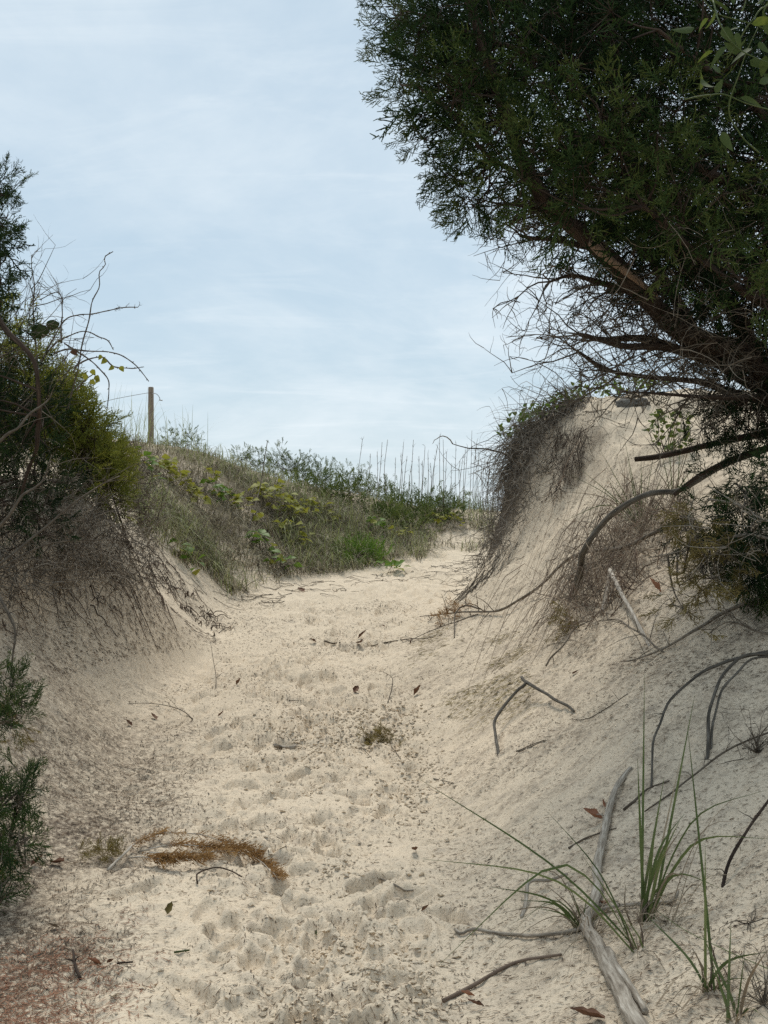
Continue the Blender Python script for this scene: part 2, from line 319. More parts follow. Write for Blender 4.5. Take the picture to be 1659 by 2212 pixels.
def limb(mb, pts, r0, r1, n=24, sides=8, wob=.0, r=.5, seed=0, knob=.12):
    P = wobble(smooth_line(pts, n), wob, n/5, seed); t = np.linspace(0, 1, n)
    R = (r0+(r1-r0)*t)*(1+knob*noise(t*n*.6+seed, t*0+seed*.37, 2)); mb.add(tubes(P, R, r, sides, True)); return P
def basis(d, roll):
    d = norm(d); ref = np.where(np.abs(d[:, 2:3]) < .9, np.array([[0, 0, 1.]]), np.array([[1., 0, 0]]))
    y = norm(np.cross(ref, d)); z = np.cross(d, y); c, s = np.cos(roll)[:, None], np.sin(roll)[:, None]
    return np.stack([d, y*c+z*s, z*c-y*s], 2)       # columns x y z
def stamp(protos, which, M, pos, scale, r):
    """copies of small prototype shapes, merged"""
    out = []
    for k, (V, F, pr) in enumerate(protos):
        s = np.where(which == k)[0]
        if not len(s): continue
        W_ = np.einsum('nij,vj->nvi', M[s]*scale[s, None, None], V)+pos[s, None]
        off = (np.arange(len(s))*len(V))[:, None, None]
        out.append((W_.reshape(-1, 3), [(f[None]+off).reshape(-1, f.shape[1]) for f in F], (r[s, None]+pr[None]*.35).ravel()))
    return out
def empty(name, loc=(0, 0, 0), **props):
    o = bpy.data.objects.new(name, None); COL.objects.link(o); o.location = loc; o.empty_display_size = .1
    for k, v in props.items(): o[k] = v
    return o
def pin(o):
    """keep a part where it was built when its thing's Empty is away from the origin"""
    o.matrix_parent_inverse = Matrix.Translation(-Vector(o.parent.location)); return o
# ------------------------------------------------------------------ ground
uu = CU+GX/np.maximum(GY, .5)*FU; 
LM = np.zeros_like(GX)
# needle litter under the junipers on the left and thin drifts on the slopes
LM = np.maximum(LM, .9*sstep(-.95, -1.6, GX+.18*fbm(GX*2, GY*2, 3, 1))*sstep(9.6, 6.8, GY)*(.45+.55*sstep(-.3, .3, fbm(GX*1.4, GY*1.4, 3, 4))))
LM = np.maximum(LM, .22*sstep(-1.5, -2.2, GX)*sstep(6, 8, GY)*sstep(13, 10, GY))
LM = np.maximum(LM, .38*bank*sstep(-.1, .6, run)*(GX > 0)*sstep(13, 11, GY))
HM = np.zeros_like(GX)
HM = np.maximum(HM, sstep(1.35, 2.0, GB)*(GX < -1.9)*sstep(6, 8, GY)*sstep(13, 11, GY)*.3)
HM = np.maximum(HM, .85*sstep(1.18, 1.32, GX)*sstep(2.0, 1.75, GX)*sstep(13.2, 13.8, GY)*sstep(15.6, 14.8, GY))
HM = np.maximum(HM, .5*HOL*(.75+.5*fbm(GX*9+GB*7, GY*8-GB*8, 3, 2)))  # shade of the undercut hollow beside the root curtain, painted as dark ground
HM = np.maximum(HM, .50*sstep(-.6, .3, fbm(GX*1.1, GY*1.1, 4, 2))*sstep(15.5, 18, GY)*sstep(.95, 1.3, GB)*sstep(60, 27, GY)*(GX < 1.6))
nr, nc = GX.shape
idx = np.arange(nr*nc).reshape(nr, nc)
gF = np.stack([idx[:-1, :-1], idx[:-1, 1:], idx[1:, 1:], idx[1:, :-1]], -1).reshape(-1, 4)
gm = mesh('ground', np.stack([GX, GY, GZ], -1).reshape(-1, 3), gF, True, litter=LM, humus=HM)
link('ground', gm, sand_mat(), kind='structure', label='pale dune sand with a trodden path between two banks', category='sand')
m_sea = mat('sea_water', [(0, (.05, .09, .11)), (1, (.08, .13, .15))], .15, 2., .3, False, spec=.5)
sv = np.array([[-9000, 55, -1.55], [9000, 55, -1.55], [9000, 9000, -1.55], [-9000, 9000, -1.55]])
link('sea', mesh('sea', sv, np.array([[0, 1, 2, 3]])), m_sea, kind='structure', label='calm sea behind the dunes', category='sea')
# ------------------------------------------------------------------ plant kit
M_bark = mat('juniper_bark', [(0, (.020, .013, .010)), (.5, (.055, .038, .028)), (1, (.13, .095, .07))], .95, 60, 1., tc=True, amp=1.6)
M_dead = mat('dead_twig', [(0, (.036, .028, .021)), (.5, (.13, .106, .080)), (1, (.33, .285, .23))], .9, 20)
M_grey = mat('weathered_wood', [(0, (.12, .098, .075)), (.35, (.25, .212, .168)), (.7, (.39, .345, .285)), (1, (.56, .51, .44))], .9, 75, 1.0, detail=8, amp=2.4, tc=True)
M_root = mat('root', [(0, (.028, .019, .014)), (.5, (.075, .052, .038)), (1, (.17, .125, .095))], .95, 14)
M_jun = mat('juniper_green', [(0, (.006, .013, .005)), (.4, (.016, .034, .011)), (.75, (.040, .068, .018)), (1, (.085, .105, .030))], .75, 3.5, trans=.18, spec=.1)
M_jun2 = mat('juniper_yellow_green', [(0, (.075, .092, .015)), (.5, (.17, .185, .030)), (1, (.31, .30, .055))], .7, 3.0, trans=.45)
M_junf = mat('juniper_far', [(0, (.035, .060, .014)), (.5, (.085, .12, .024)), (1, (.16, .19, .042))], .7, 3.0, trans=.25)
M_dry = mat('dry_spray', [(0, (.14, .075, .03)), (.5, (.28, .155, .058)), (1, (.42, .26, .11))], .85, 6., trans=.2)
M_och = mat('ochre_spray', [(0, (.10, .078, .026)), (.5, (.19, .145, .048)), (1, (.30, .24, .09))], .85, 6., trans=.2)
M_grass = mat('green_blade', [(0, (.045, .070, .020)), (.5, (.085, .12, .036)), (1, (.17, .20, .075))], .55, 8., spec=.35, trans=.35)
M_straw = mat('straw_blade', [(0, (.13, .095, .062)), (.5, (.25, .195, .135)), (1, (.42, .35, .25))], .8, 8., trans=.15)
M_brush = mat('dry_brush', [(0, (.07, .046, .036)), (.35, (.16, .115, .088)), (.7, (.29, .235, .18)), (1, (.44, .38, .30))], .85, 2.2, trans=.35, amp=1.6)
M_leaf = mat('vine_leaf', [(0, (.055, .085, .014)), (.5, (.11, .15, .026)), (1, (.24, .23, .045))], .65, 20, .2, False, spec=.25, trans=.35)
M_leafd = mat('dark_vine_leaf', [(0, (.030, .052, .014)), (.5, (.055, .082, .022)), (1, (.11, .13, .04))], .65, 14, .2, False, spec=.25, trans=.3)
M_leafy = mat('yellow_leaf', [(0, (.17, .18, .022)), (.5, (.27, .27, .04)), (1, (.40, .34, .06))], .55, 9, .2, False, trans=.4)
M_leafg = mat('fresh_green_leaf', [(0, (.06, .11, .012)), (.5, (.11, .19, .024)), (1, (.19, .26, .045))], .5, 9, .2, False, trans=.35)
M_brown = mat('dead_leaf', [(0, (.05, .026, .016)), (.5, (.13, .065, .038)), (1, (.26, .14, .085))], .7, 30, .3, False)
M_red = mat('russet_leaf', [(0, (.20, .085, .045)), (.5, (.31, .145, .085)), (1, (.42, .23, .15))], .7, 25, .3, False)
M_lit = mat('litter_bits', [(0, (.030, .021, .015)), (.4, (.085, .058, .038)), (.75, (.19, .125, .075)), (1, (.34, .26, .17))], .9, 9.)
def make_spray(seed, ns=11, n2=3, w=.034):
    r = np.random.default_rng(seed); P = []; K = []
    xs = np.linspace(0, 1, 4); bend = r.normal(0, .10, 2)
    axis = lambda t: np.array([t, bend[0]*t*t, bend[1]*t*t-.05*t*t])
    g = MB()
    A = np.array([[axis(t) for t in xs]]); g.add(ribbons(A, np.array([[w*1.1, w, w*.9, w*.5]]), norm(r.normal(size=(1, 3))), 0.))
    Ps = []; P2 = []
    for k in range(ns):
        t = .10+.86*(k+r.random()*.6)/ns; sgn = 1 if k % 2 else -1; L = (.50*(1-t)**.7+.10)*r.uniform(.75, 1.2)
        a = r.uniform(.55, .95); zz = r.normal(0, .42); d = norm(np.array([math.cos(a), sgn*math.sin(a)*math.cos(zz), math.sin(a)*math.sin(zz)]))
        p0 = axis(t); d2 = norm(d+np.array([.5, 0, r.normal(0, .2)])); p1 = p0+d*L*.5; p2 = p1+d2*L*.5; Ps.append([p0, p1, p2])
        for q in range(n2):
            f = .2+.8*(q+r.random())/n2; b = p0+(p1-p0)*min(f*2, 1)+(p2-p1)*max(f*2-1, 0)
            e = norm(d2+r.normal(0, .75, 3)); P2.append([b, b+e*r.uniform(.09, .19)])
    Ps = np.array(Ps); P2 = np.array(P2)
    g.add(ribbons(Ps, np.tile([w, w*.95, w*.45], (len(Ps), 1)), norm(np.cross(Ps[:, 2]-Ps[:, 0], r.normal(size=(len(Ps), 3)))), .4))
    g.add(ribbons(P2, np.tile([w*1.05, w*.5], (len(P2), 1)), norm(np.cross(P2[:, 1]-P2[:, 0], r.normal(size=(len(P2), 3)))), 1.))
    return np.concatenate(g.V), [np.concatenate(g.F[4])], np.concatenate(g.R)-.5
SPR = [make_spray(s) for s in range(6)]; SPRM = [make_spray(20+s, 8, 3, .042) for s in range(4)]
SPRF = [make_spray(40+s, 7, 2, .06) for s in range(4)]          # fewer twigs, for plants far off
def sprays(mb, pos, d, scale, r, protos=SPR):
    n = len(pos); M = basis(d, rng.uniform(0, 6.28, n))
    for g in stamp(protos, rng.integers(0, len(protos), n), M, pos, np.asarray(scale), np.asarray(r)): mb.add(g)
def inpoly(poly, u, v):
    poly = np.asarray(poly, float); c = np.zeros(len(u), bool); j = len(poly)-1
    for i in range(len(poly)):
        (xi, yi), (xj, yj) = poly[i], poly[j]
        c ^= ((yi > v) != (yj > v)) & (u < (xj-xi)*(v-yi)/(yj-yi+1e-9)+xi); j = i
    return c
def sample_poly(poly, n):
    poly = np.asarray(poly, float); lo = poly.min(0); hi = poly.max(0); out = []
    while sum(map(len, out)) < n:
        q = lo+(hi-lo)*rng.random((n*2, 2)); out.append(q[inpoly(poly, q[:, 0], q[:, 1])])
    return np.concatenate(out)[:n]
def unproj(q, y): return np.stack([(q[:, 0]-CU)*y/FU, y, EYE-(q[:, 1]-CV)*y/FU], 1)
def ground_pts(q):
    out = np.array([on_ground(u, v) for u, v in q]); return out
def curly(p0, d0, L, k=6, curl=.5, grav=0., seed=None):
    """n random walk twigs: start points, directions, lengths -> n,k,3"""
    n = len(p0); P = np.empty((n, k, 3)); P[:, 0] = p0; d = norm(d0); w = rng.normal(0, curl, (n, 3))
    for i in range(1, k):
        d = norm(d+w*.35+rng.normal(0, curl*.45, (n, 3))+np.array([0, 0, grav])); P[:, i] = P[:, i-1]+d*(L/(k-1))[:, None]
    return P
def fan(mb, start, d, L, r0, depth, n, spread=.5, up=.0, rr=(.2, .8), k=6, curl=.35, sides=3):
    """bare twigs branching out from points; each level thinner and shorter"""
    P = curly(start, d, L, k, curl, up); t = np.linspace(1, .35, k)
    rv = rng.uniform(*rr, len(start))
    if depth or r0.max() > .0065: mb.add(tubes(P, r0[:, None]*t, rv, sides))
    else: mb.add(ribbons(P, r0[:, None]*t*2, norm(np.cross(P[:, -1]-P[:, 0], rng.normal(size=(len(P), 3)))), rv))
    if depth:
        i = np.repeat(np.arange(len(start)), n); j = rng.integers(1, k, len(i)); b = P[i, j]; dd = norm(P[i, j]-P[i, j-1]+rng.normal(0, spread, (len(i), 3)))
        fan(mb, b, dd, L[i]*rng.uniform(.35, .7, len(i)), r0[i]*.6, depth-1, n, spread, up, rr, k, curl, sides)
def leaf_mesh(name, L, Wd, heart=.0, fold=.25, bend=.2, n=7, lobes=0):
    """blade with a midrib fold; stalk end at origin, tip along +X"""
    t = np.linspace(0, 1, n); w = np.sin(np.pi*t**(.62+heart*-.2))**.8*Wd/2; w[0] = Wd*.04; w[-1] = Wd*.01
    if lobes: w = w*(1+.35*np.cos(t*lobes*2*np.pi)); 
    z = -bend*L*t*t; V = []
    for i in range(n): V += [[t[i]*L, -w[i], z[i]+fold*w[i]], [t[i]*L, 0, z[i]], [t[i]*L, w[i], z[i]+fold*w[i]]]
    F = []
    for i in range(n-1): b = i*3; F += [[b, b+1, b+4, b+3], [b+1, b+2, b+5, b+4]]
    return mesh(name, np.array(V), np.array(F), True)
def mat_from(d, roll):
    return Matrix([[*map(float, r)] for r in basis(np.array([d], float), np.array([roll]))[0]]).to_4x4()
def place(o, p, d, roll, s=1.0):
    o.matrix_local = Matrix.Translation(Vector([float(x) for x in p])-Vector(o.parent.location if o.parent else (0, 0, 0))) @ mat_from(d, roll) @ Matrix.Scale(float(s), 4); return o
def stick(name, pts, r0, r1, m, label, cat='stick', group=None, n=26, sides=8, wob=.008, seed=0, side=(), r=.5):
    """a stick or fallen limb in one piece, with side twigs"""
    mb = MB(); P = limb(mb, pts, r0, r1, n, sides, wob, r, seed)
    for (f, d, L, rr) in side:
        i = int(f*(n-1)); q = P[i]; e = q+np.array(d, float)*L; mid = (q+e)/2+np.array([0, 0, L*.08]); limb(mb, [q, mid, e], rr, rr*.4, 10, 5, .006, r, seed+i)
    o = mb.build(name, m, origin=P[0], label=label, category=cat)
    if group: o['group'] = group
    return o
def gpath(uv, lift=.0): return [on_ground(u, v, lift) for u, v in uv]
# ------------------------------------------------------------------ big juniper on the right
def tree_part(name, fn, m, parent):
    mb = MB(); fn(mb); o = mb.build(name, m); o.parent = parent; return pin(o)
base = np.array([2.95, 8.3, float(ground_z(2.95, 8.3))])
T1 = empty('juniper_tree', base, label='tall dark juniper tree with bare lower twigs overhanging the dune', category='tree')
A_ = lambda *p: [at(*q) for q in p]
LIMBS = [('trunk', [base-[0, 0, .15]]+A_((1775, 700, 8.6), (1765, 300, 8.7), (1745, -350, 8.8), (1740, -800, 8.8)), .15, .06, 34),
 ('limb', [base+[0, 0, .05]]+A_((1640, 800, 8.0), (1480, 715, 7.8), (1290, 545, 7.5), (1170, 420, 7.3), (1090, 230, 7.2), (1020, 0, 7.1), (985, -220, 7.1)), .095, .02, 40),
 ('limb', A_((1655, 805, 8.05), (1560, 640, 8.2), (1420, 480, 8.2), (1345, 300, 8.2), (1322, 100, 8.2), (1320, -320, 8.3)), .06, .035, 34),
 ('limb', A_((1772, 600, 8.6), (1600, 420, 7.6), (1450, 330, 6.9), (1290, 290, 6.5)), .05, .012, 22),
 ('limb', A_((1772, 720, 8.55), (1620, 640, 7.3), (1500, 540, 6.7), (1390, 440, 6.35)), .045, .012, 22),
 ('limb', A_((1770, 450, 8.65), (1640, 240, 7.6), (1540, 150, 6.9), (1420, 60, 6.5)), .045, .012, 22),
 ('limb', A_((1340, 280, 8.2), (1240, 180, 7.8), (1130, 120, 7.5), (980, 60, 7.2), (860, 20, 7.0)), .03, .008, 24),
 ('limb', A_((1150, 390, 7.3), (1060, 330, 7.1), (980, 260, 7.0), (900, 190, 6.9)), .018, .006, 18),
 ('limb', A_((1322, 60, 8.2), (1450, -60, 7.8), (1560, -200, 7.2)), .03, .01, 16),
 ('dead_limb', A_((1700, 865, 8.2), (1500, 770, 7.8), (1350, 748, 7.6), (1255, 714, 7.5)), 0.0475, 0.0135, 24),
 ('dead_limb', A_((1650, 800, 8.0), (1480, 760, 7.9), (1380, 735, 7.8), (1320, 728, 7.75)), 0.0509, 0.0180, 22),
 ('dead_limb', A_((1690, 880, 8.1), (1480, 815, 7.9), (1330, 800, 7.8), (1250, 762, 7.7)), 0.0317, 0.0079, 24),
 ('dead_limb', A_((1520, 730, 7.85), (1370, 640, 7.7), (1270, 600, 7.6), (1190, 615, 7.5)), 0.0385, 0.0090, 22),
 ('dead_limb', A_((1440, 690, 7.75), (1330, 560, 7.9), (1240, 530, 7.8), (1130, 505, 7.6)), 0.0339, 0.0112, 22),
 ('dead_limb', A_((1270, 530, 7.5), (1200, 470, 7.45), (1130, 440, 7.4), (1075, 437, 7.4)), 0.0249, 0.0101, 16),
 ('dead_limb', A_((1500, 720, 7.8), (1420, 580, 8.1), (1310, 480, 8.3), (1210, 420, 8.3)), 0.0396, 0.0135, 22),
 ('dead_limb', A_((1760, 860, 8.4), (1620, 860, 7.6), (1480, 850, 7.3), (1340, 845, 7.2)), 0.0339, 0.0067, 22)]
LP = []; LL = []
for k, (nm, pts, r0, r1, n) in enumerate(LIMBS):
    mb = MB(); P = limb(mb, pts, r0, r1, n, 9 if r0 > .04 else 6, .03, .45, k); LL.append((nm, P)); LP.append(P)
    o = mb.build(nm, M_bark); o.parent = T1; pin(o)
mb = MB(); limb(mb, A_((1278, 522, 7.38), (1300, 548, 7.36), (1345, 582, 7.38), (1420, 640, 7.55)), .030, .012, 14, 8, .004, .9, 3)
o = mb.build('torn_limb_stub', mat('torn_wood', [(0, (.10, .065, .045)), (1, (.30, .21, .15))], .9, 40, .6)); o.parent = T1; pin(o); o['label'] = 'torn limb with pale bare wood'
def dead_twigs(mb):
    for nm, P in LL:
        if nm != 'dead_limb': continue
        n = 21; i = rng.integers(3, len(P), n); s = P[i]; d = norm(P[i]-P[i-2])*.8+rng.normal(0, .45, (n, 3))+np.array([-.25, 0, .0])
        fan(mb, s, d, rng.uniform(.22, .5, n), rng.uniform(.0045, .008, n), 2, 4, .55, .0, (.1, .7), 6, .35)
    q = sample_poly([(1190, 500), (1300, 580), (1290, 650), (1330, 740), (1300, 800), (1400, 850), (1659, 870), (1750, 780), (1500, 560), (1260, 460)], 170)
    p = unproj(q, rng.uniform(7.2, 8.4, len(q)))
    fan(mb, p, rng.normal(0, .5, (len(q), 3))+np.array([-.8, 0, -.05]), rng.uniform(.2, .5, len(q)), rng.uniform(.003, .007, len(q)), 2, 3, .55, -.02, (0, .6), 6, .4)
    q = sample_poly([(1300, 200), (1659, 300), (1659, 830), (1450, 760), (1300, 560)], 60); p = unproj(q, rng.uniform(6.4, 7.6, len(q)))
    fan(mb, p, rng.normal(0, .8, (len(q), 3)), rng.uniform(.25, .6, len(q)), rng.uniform(.002, .0045, len(q)), 1, 4, .6, -.04, (.35, 1.), 7, .4)
tree_part('dead_twigs', dead_twigs, M_dead, T1)
CROWN = [(1300, -420), (1000, -150), (900, 0), (920, 100), (950, 220), (985, 310), (1020, 340), (1080, 340), (1140, 400), (1210, 470), (1290, 560), (1400, 610), (1520, 660), (1640, 740), (1760, 820), (1960, 800), (1960, -420)]
def clusters(q, y, twig, fol, per, sig, scl, up=.15, limbs=None, rr=(.1, .75), out=None, lo=(.15, .45), protos=SPR):
    c = unproj(q, y); allp = np.concatenate(limbs) if limbs is not None else None
    if limbs is not None:
        for k, x in enumerate(c):
            d = np.linalg.norm(allp-x, axis=1)+.5*np.maximum(allp[:, 2]-x[2]+.1, 0); s = allp[np.argmin(d)]
            mid = (s+x)/2+rng.normal(0, .05, 3)-np.array([0, 0, .06]); P = smooth_line([s, mid, x], 7); L = np.linalg.norm(x-s)
            twig.add(tubes(P, np.linspace(.006+.006*min(L, 1.5), .003, 7), .4, 3))
    n = len(c)*per; i = np.repeat(np.arange(len(c)), per)
    off = np.clip(rng.normal(0, 1, (n, 3)), -1.7, 1.7)*sig; pos = c[i]+off
    d = norm(off)*.9+rng.normal(0, .45, (n, 3))+np.array([0, 0, up])
    if out is not None: d += norm(c-out)[i]*.5
    r = np.repeat(rng.uniform(*rr, len(c)), per)+rng.uniform(-.12, .12, n)
    sprays(fol, pos, d, rng.uniform(*scl, n), r, protos)
    twig.add(ribbons(np.stack([c[i], (c[i]+pos)/2+rng.normal(0, .012, (n, 3)), pos], 1), np.tile([.0052, .0042, .003], (n, 1)), norm(np.cross(pos-c[i], rng.normal(size=(n, 3)))), .4))
tw = MB(); fo = MB()
live = [P for nm, P in LL if nm != 'dead_limb']
ctr = at(1500, 200, 8.0)
q = sample_poly([(1080, -100), (1060, 150), (1130, 360), (1250, 470), (1400, 560), (1600, 660), (1760, 700), (1760, -100)], 190)
clusters(q, rng.uniform(8.2, 9.3, len(q)), tw, fo, 11, .15, (.16, .28), .1, live, (-.1, .35), ctr, protos=SPRM)
q = sample_poly(CROWN, 290); y = rng.uniform(6.5, 9.1, len(q))
clusters(q, y, tw, fo, 13, .16, (.14, .26), .12, live, (.0, .55), ctr)
q = sample_poly([(1330, 500), (1500, 560), (1760, 640), (1760, 860), (1600, 800), (1480, 690)], 34)
clusters(q, rng.uniform(7.6, 8.8, len(q)), tw, fo, 9, .14, (.12, .2), .1, LP, (-.1, .4), ctr, protos=SPRM)
q = sample_poly([(1440, 850), (1760, 840), (1760, 1010), (1600, 990), (1500, 920)], 30)
clusters(q, rng.uniform(7.6, 8.6, len(q)), tw, fo, 9, .10, (.10, .18), -.5, LP, (-.1, .4), ctr)
q = sample_poly([(890, 10), (1010, -20), (1090, 300), (1010, 330), (940, 210)], 34)
clusters(q, rng.uniform(7.0, 8.0, len(q)), tw, fo, 11, .10, (.12, .2), .1, live, (.1, .9), ctr)
# fringe against the sky and the sprays that face the path, both painted lighter as if lit
edge = np.array([(850, 15), (850, 60), (842, 110), (870, 150), (880, 200), (900, 240), (915, 300), (935, 340), (965, 375), (1000, 400), (1010, 425), (1025, 380), (1005, 440), (1030, 440), (990, 425), (860, 40), (900, 90), (940, 160), (960, 240), (1000, 300), (1075, 505), (1090, 370), (1150, 430), (930, 30), (980, 100)])
clusters(edge, rng.uniform(6.9, 7.4, len(edge)), tw, fo, 11, .075, (.10, .17), -.05, live, (.5, 1.05), ctr)
face = np.array([(1010, 200), (1090, 260), (1150, 330), (1130, 390), (1210, 300), (1260, 360), (1300, 250), (1370, 230), (1420, 290), (1340, 330), (1240, 430), (1460, 400), (1560, 420), (1620, 520), (1600, 610), (1640, 380), (1520, 520), (1480, 220), (1050, 130), (1180, 180), (1400, 400), (1310, 420), (1580, 330), (1650, 650), (1440, 470)])
clusters(face, rng.uniform(6.2, 6.7, len(face)), tw, fo, 14, .12, (.13, .22), .25, live, (.5, 1.0), ctr)
o = tw.build('branchlets', M_bark); o.parent = T1; pin(o)
o = fo.build('crown', M_jun); o.parent = T1; pin(o)
# vine with long leaves in the top of the tree
VL = [leaf_mesh('leaf', .16, .055, 0, .25, .35), leaf_mesh('leaf', .14, .065, .3, .2, .25), leaf_mesh('leaf', .17, .045, 0, .3, .5)]
vine = empty('greenbrier_vine', at(1640, 300, 5.6), label='leafy vine with long pale leaves in the top of the big juniper', category='vine')
mb = MB()
for k, pts in enumerate([A_((1720, 90, 5.6), (1640, 60, 5.5), (1560, 30, 5.5), (1500, -30, 5.6)), A_((1640, 330, 5.7), (1575, 250, 5.6), (1600, 150, 5.55), (1640, 60, 5.5)), A_((1480, 215, 5.7), (1530, 208, 5.65), (1570, 207, 5.65), (1640, 235, 5.7), (1720, 250, 5.8)), A_((1540, 0, 5.5), (1555, 60, 5.4), (1600, 110, 5.4), (1700, 150, 5.4)), A_((1659, 10, 5.4), (1630, 30, 5.4), (1600, 80, 5.4), (1560, 130, 5.45))]):
    mb = MB(); limb(mb, pts, .004, .0025, 22, 5, .012, .6, 40+k); o = mb.build('stem', M_grass); o.parent = vine; pin(o)
for k, (u, v, a) in enumerate([(1545, 20, -100), (1560, 60, -60), (1575, 30, 120), (1590, 70, -80), (1600, 25, 60), (1612, 80, -120), (1625, 50, 20), (1640, 90, -60), (1650, 30, 80), (1655, 120, -90), (1600, 110, 150), (1570, 100, -140), (1540, 110, 200), (1620, 130, -30), (1585, 10, 90), (1635, 10, 40), (1556, 148, -160), (1515, 170, -70), (1512, 195, 80), (1545, 200, 60), (1600, 210, -20), (1640, 180, 30), (1500, 60, 190), (1650, 160, -50), (1530, 40, 220), (1560, 285, -60), (1600, 60, 180), (1660, 75, 100), (1625, 105, 200)]):
    a = math.radians(a); o = link('leaf', VL[k % 3], M_leafd if k % 6 else M_leaf, vine)
    place(o, at(u, v, 5.35+.25*rng.random()), (math.cos(a), rng.normal(0, .4), math.sin(a)), rng.uniform(0, 6.28), rng.uniform(.5, .85))
# low juniper boughs on the right bank
S = empty('juniper_shrub', on_ground(1640, 1330), label='low juniper bough with drooping browned tips on the bank below the big tree', category='shrub')
tw = MB(); fo = MB(); dn = MB()
lm = [limb(tw, A_((1790, 1190, 6.3), (1659, 1130, 6.3), (1590, 1090, 6.3), (1530, 1075, 6.3)), .02, .006, 16, 6, .02, .8, 71), limb(tw, A_((1780, 1215, 6.2), (1640, 1160, 6.2), (1560, 1170, 6.3), (1470, 1190, 6.4), (1400, 1205, 6.5)), .012, .003, 18, 5, .015, .7, 72), limb(tw, A_((1800, 1080, 6.6), (1690, 1060, 6.6), (1600, 1050, 6.7)), .015, .005, 14, 5, .02, .6, 73)]
q = sample_poly([(1490, 1110), (1540, 1060), (1659, 1030), (1800, 1050), (1800, 1260), (1600, 1270), (1520, 1200)], 40)
clusters(q, rng.uniform(6.2, 6.8, len(q)), tw, fo, 12, .075, (.10, .18), -.75, lm, (.05, .6))
o = fo.build('foliage', M_jun); o.parent = S; pin(o)
q = sample_poly([(1480, 1100), (1560, 1120), (1600, 1200), (1540, 1290), (1460, 1330), (1450, 1260)], 13)
clusters(q, rng.uniform(6.2, 6.4, len(q)), tw, dn, 9, .06, (.08, .15), -.6, lm, (.1, .8))
fan(tw, unproj(sample_poly([(1480, 1150), (1659, 1080), (1659, 1250)], 26), rng.uniform(6.0, 6.3, 26)), rng.normal(0, .5, (26, 3))+np.array([-.8, 0, .1]), rng.uniform(.15, .4, 26), np.full(26, .003), 1, 3, .6, 0, (.5, 1.1))
o = dn.build('browned_foliage', M_och); o.parent = S; pin(o)
o = tw.build('branches', M_dead); o.parent = S; pin(o)
# ------------------------------------------------------------------ left bank: juniper, yellow shrub, thicket, canes
TL = empty('juniper_tree', (-3.15, 8.2, float(ground_z(-3.15, 8.2))), label='dark green juniper at the edge of the picture above the grey thicket', category='tree')
tw = MB(); fo = MB(); bk = MB()
b0 = np.array(TL.location)
lmL = [limb(bk, [b0-[0, 0, .1]]+A_((-130, 800, 8.2), (-100, 550, 8.2), (-70, 420, 8.2)), .08, .02, 26, 8, .03, .5, 80)]
bl = MB(); lmL.append(limb(bl, A_((-110, 640, 8.2), (-30, 665, 7.9), (15, 715, 7.7), (70, 775, 7.6), (82, 840, 7.6), (84, 900, 7.7)), .026, .012, 26, 7, .012, .5, 81))
o = bl.build('bent_limb', M_bark); o.parent = TL; pin(o)
q = sample_poly([(-260, 420), (-60, 430), (-25, 450), (-15, 520), (-20, 600), (-20, 660), (-30, 740), (-60, 1000), (-300, 1000)], 74)
clusters(q, rng.uniform(7.6, 8.7, len(q)), tw, fo, 11, .10, (.12, .21), .25, lmL, (.1, .65), protos=SPRM)
edge = np.array([(8, 385), (18, 410), (5, 440), (15, 470), (0, 520), (10, 560), (5, 600), (0, 650), (-5, 690), (-5, 375), (12, 500)])
edge = np.concatenate([edge, edge+[-14, 12]])
clusters(edge, rng.uniform(7.7, 8.0, len(edge)), tw, fo, 8, .045, (.09, .15), .35, lmL, (.4, .8))
q = sample_poly([(0, 700), (60, 760), (110, 900), (150, 1060), (110, 1160), (0, 1180), (-80, 1150), (-80, 700)], 46)
clusters(q, rng.uniform(8.0, 9.4, len(q)), tw, fo, 11, .10, (.10, .18), .2, lmL, (-.05, .4))
o = bk.build('trunk', M_bark); o.parent = TL; pin(o)
o = tw.build('branchlets', M_bark); o.parent = TL; pin(o)
o = fo.build('crown', M_jun); o.parent = TL; pin(o)
def shrub(name, loc, label, poly, yr, n, per, sig, scl, m, group=None, up=.3, rr=(.1, .8), protos=SPRF, cat='shrub', stems=4):
    S = empty(name, loc, label=label, category=cat)
    if group: S['group'] = group
    tw = MB(); fo = MB(); q = sample_poly(poly, n); y = rng.uniform(*yr, n); c = unproj(q, y); lm = []
    for k in range(stems):
        e = c[rng.integers(0, n)]; lm.append(limb(tw, [np.array(loc)-[0, 0, .05]+rng.normal(0, .05, 3)*[1, 1, 0], (np.array(loc)+e)/2+rng.normal(0, .06, 3), e], .014, .004, 10, 5, .015, .4, k))
    clusters(q, y, tw, fo, per, sig, scl, up, lm, rr, None, protos=protos)
    o = fo.build('crown', m); o.parent = S; pin(o); o = tw.build('stems', M_bark); o.parent = S; pin(o); return S
shrub('evergreen_shrub', on_ground(60, 1120), 'tall yellow-green bushy shrub rising behind the grey thicket, nearest the edge', [(-60, 680), (20, 700), (55, 750), (90, 800), (120, 860), (100, 960), (0, 950), (-60, 940)], (10.3, 11.3), 60, 13, .12, (.14, .24), M_jun2, 'yellow-green shrubs on the left bank', protos=SPRM)
shrub('evergreen_shrub', at(170, 1060, 10.9)*[1, 1, 0]+[0, 0, float(ground_z(-2.8, 10.9))], 'yellow-green bushy shrub in the middle of the left bank, above tangled twigs', [(110, 810), (145, 860), (180, 910), (205, 950), (220, 1040), (150, 1060), (100, 930)], (10.5, 11.1), 46, 13, .10, (.13, .22), M_jun2, 'yellow-green shrubs on the left bank', protos=SPRM)
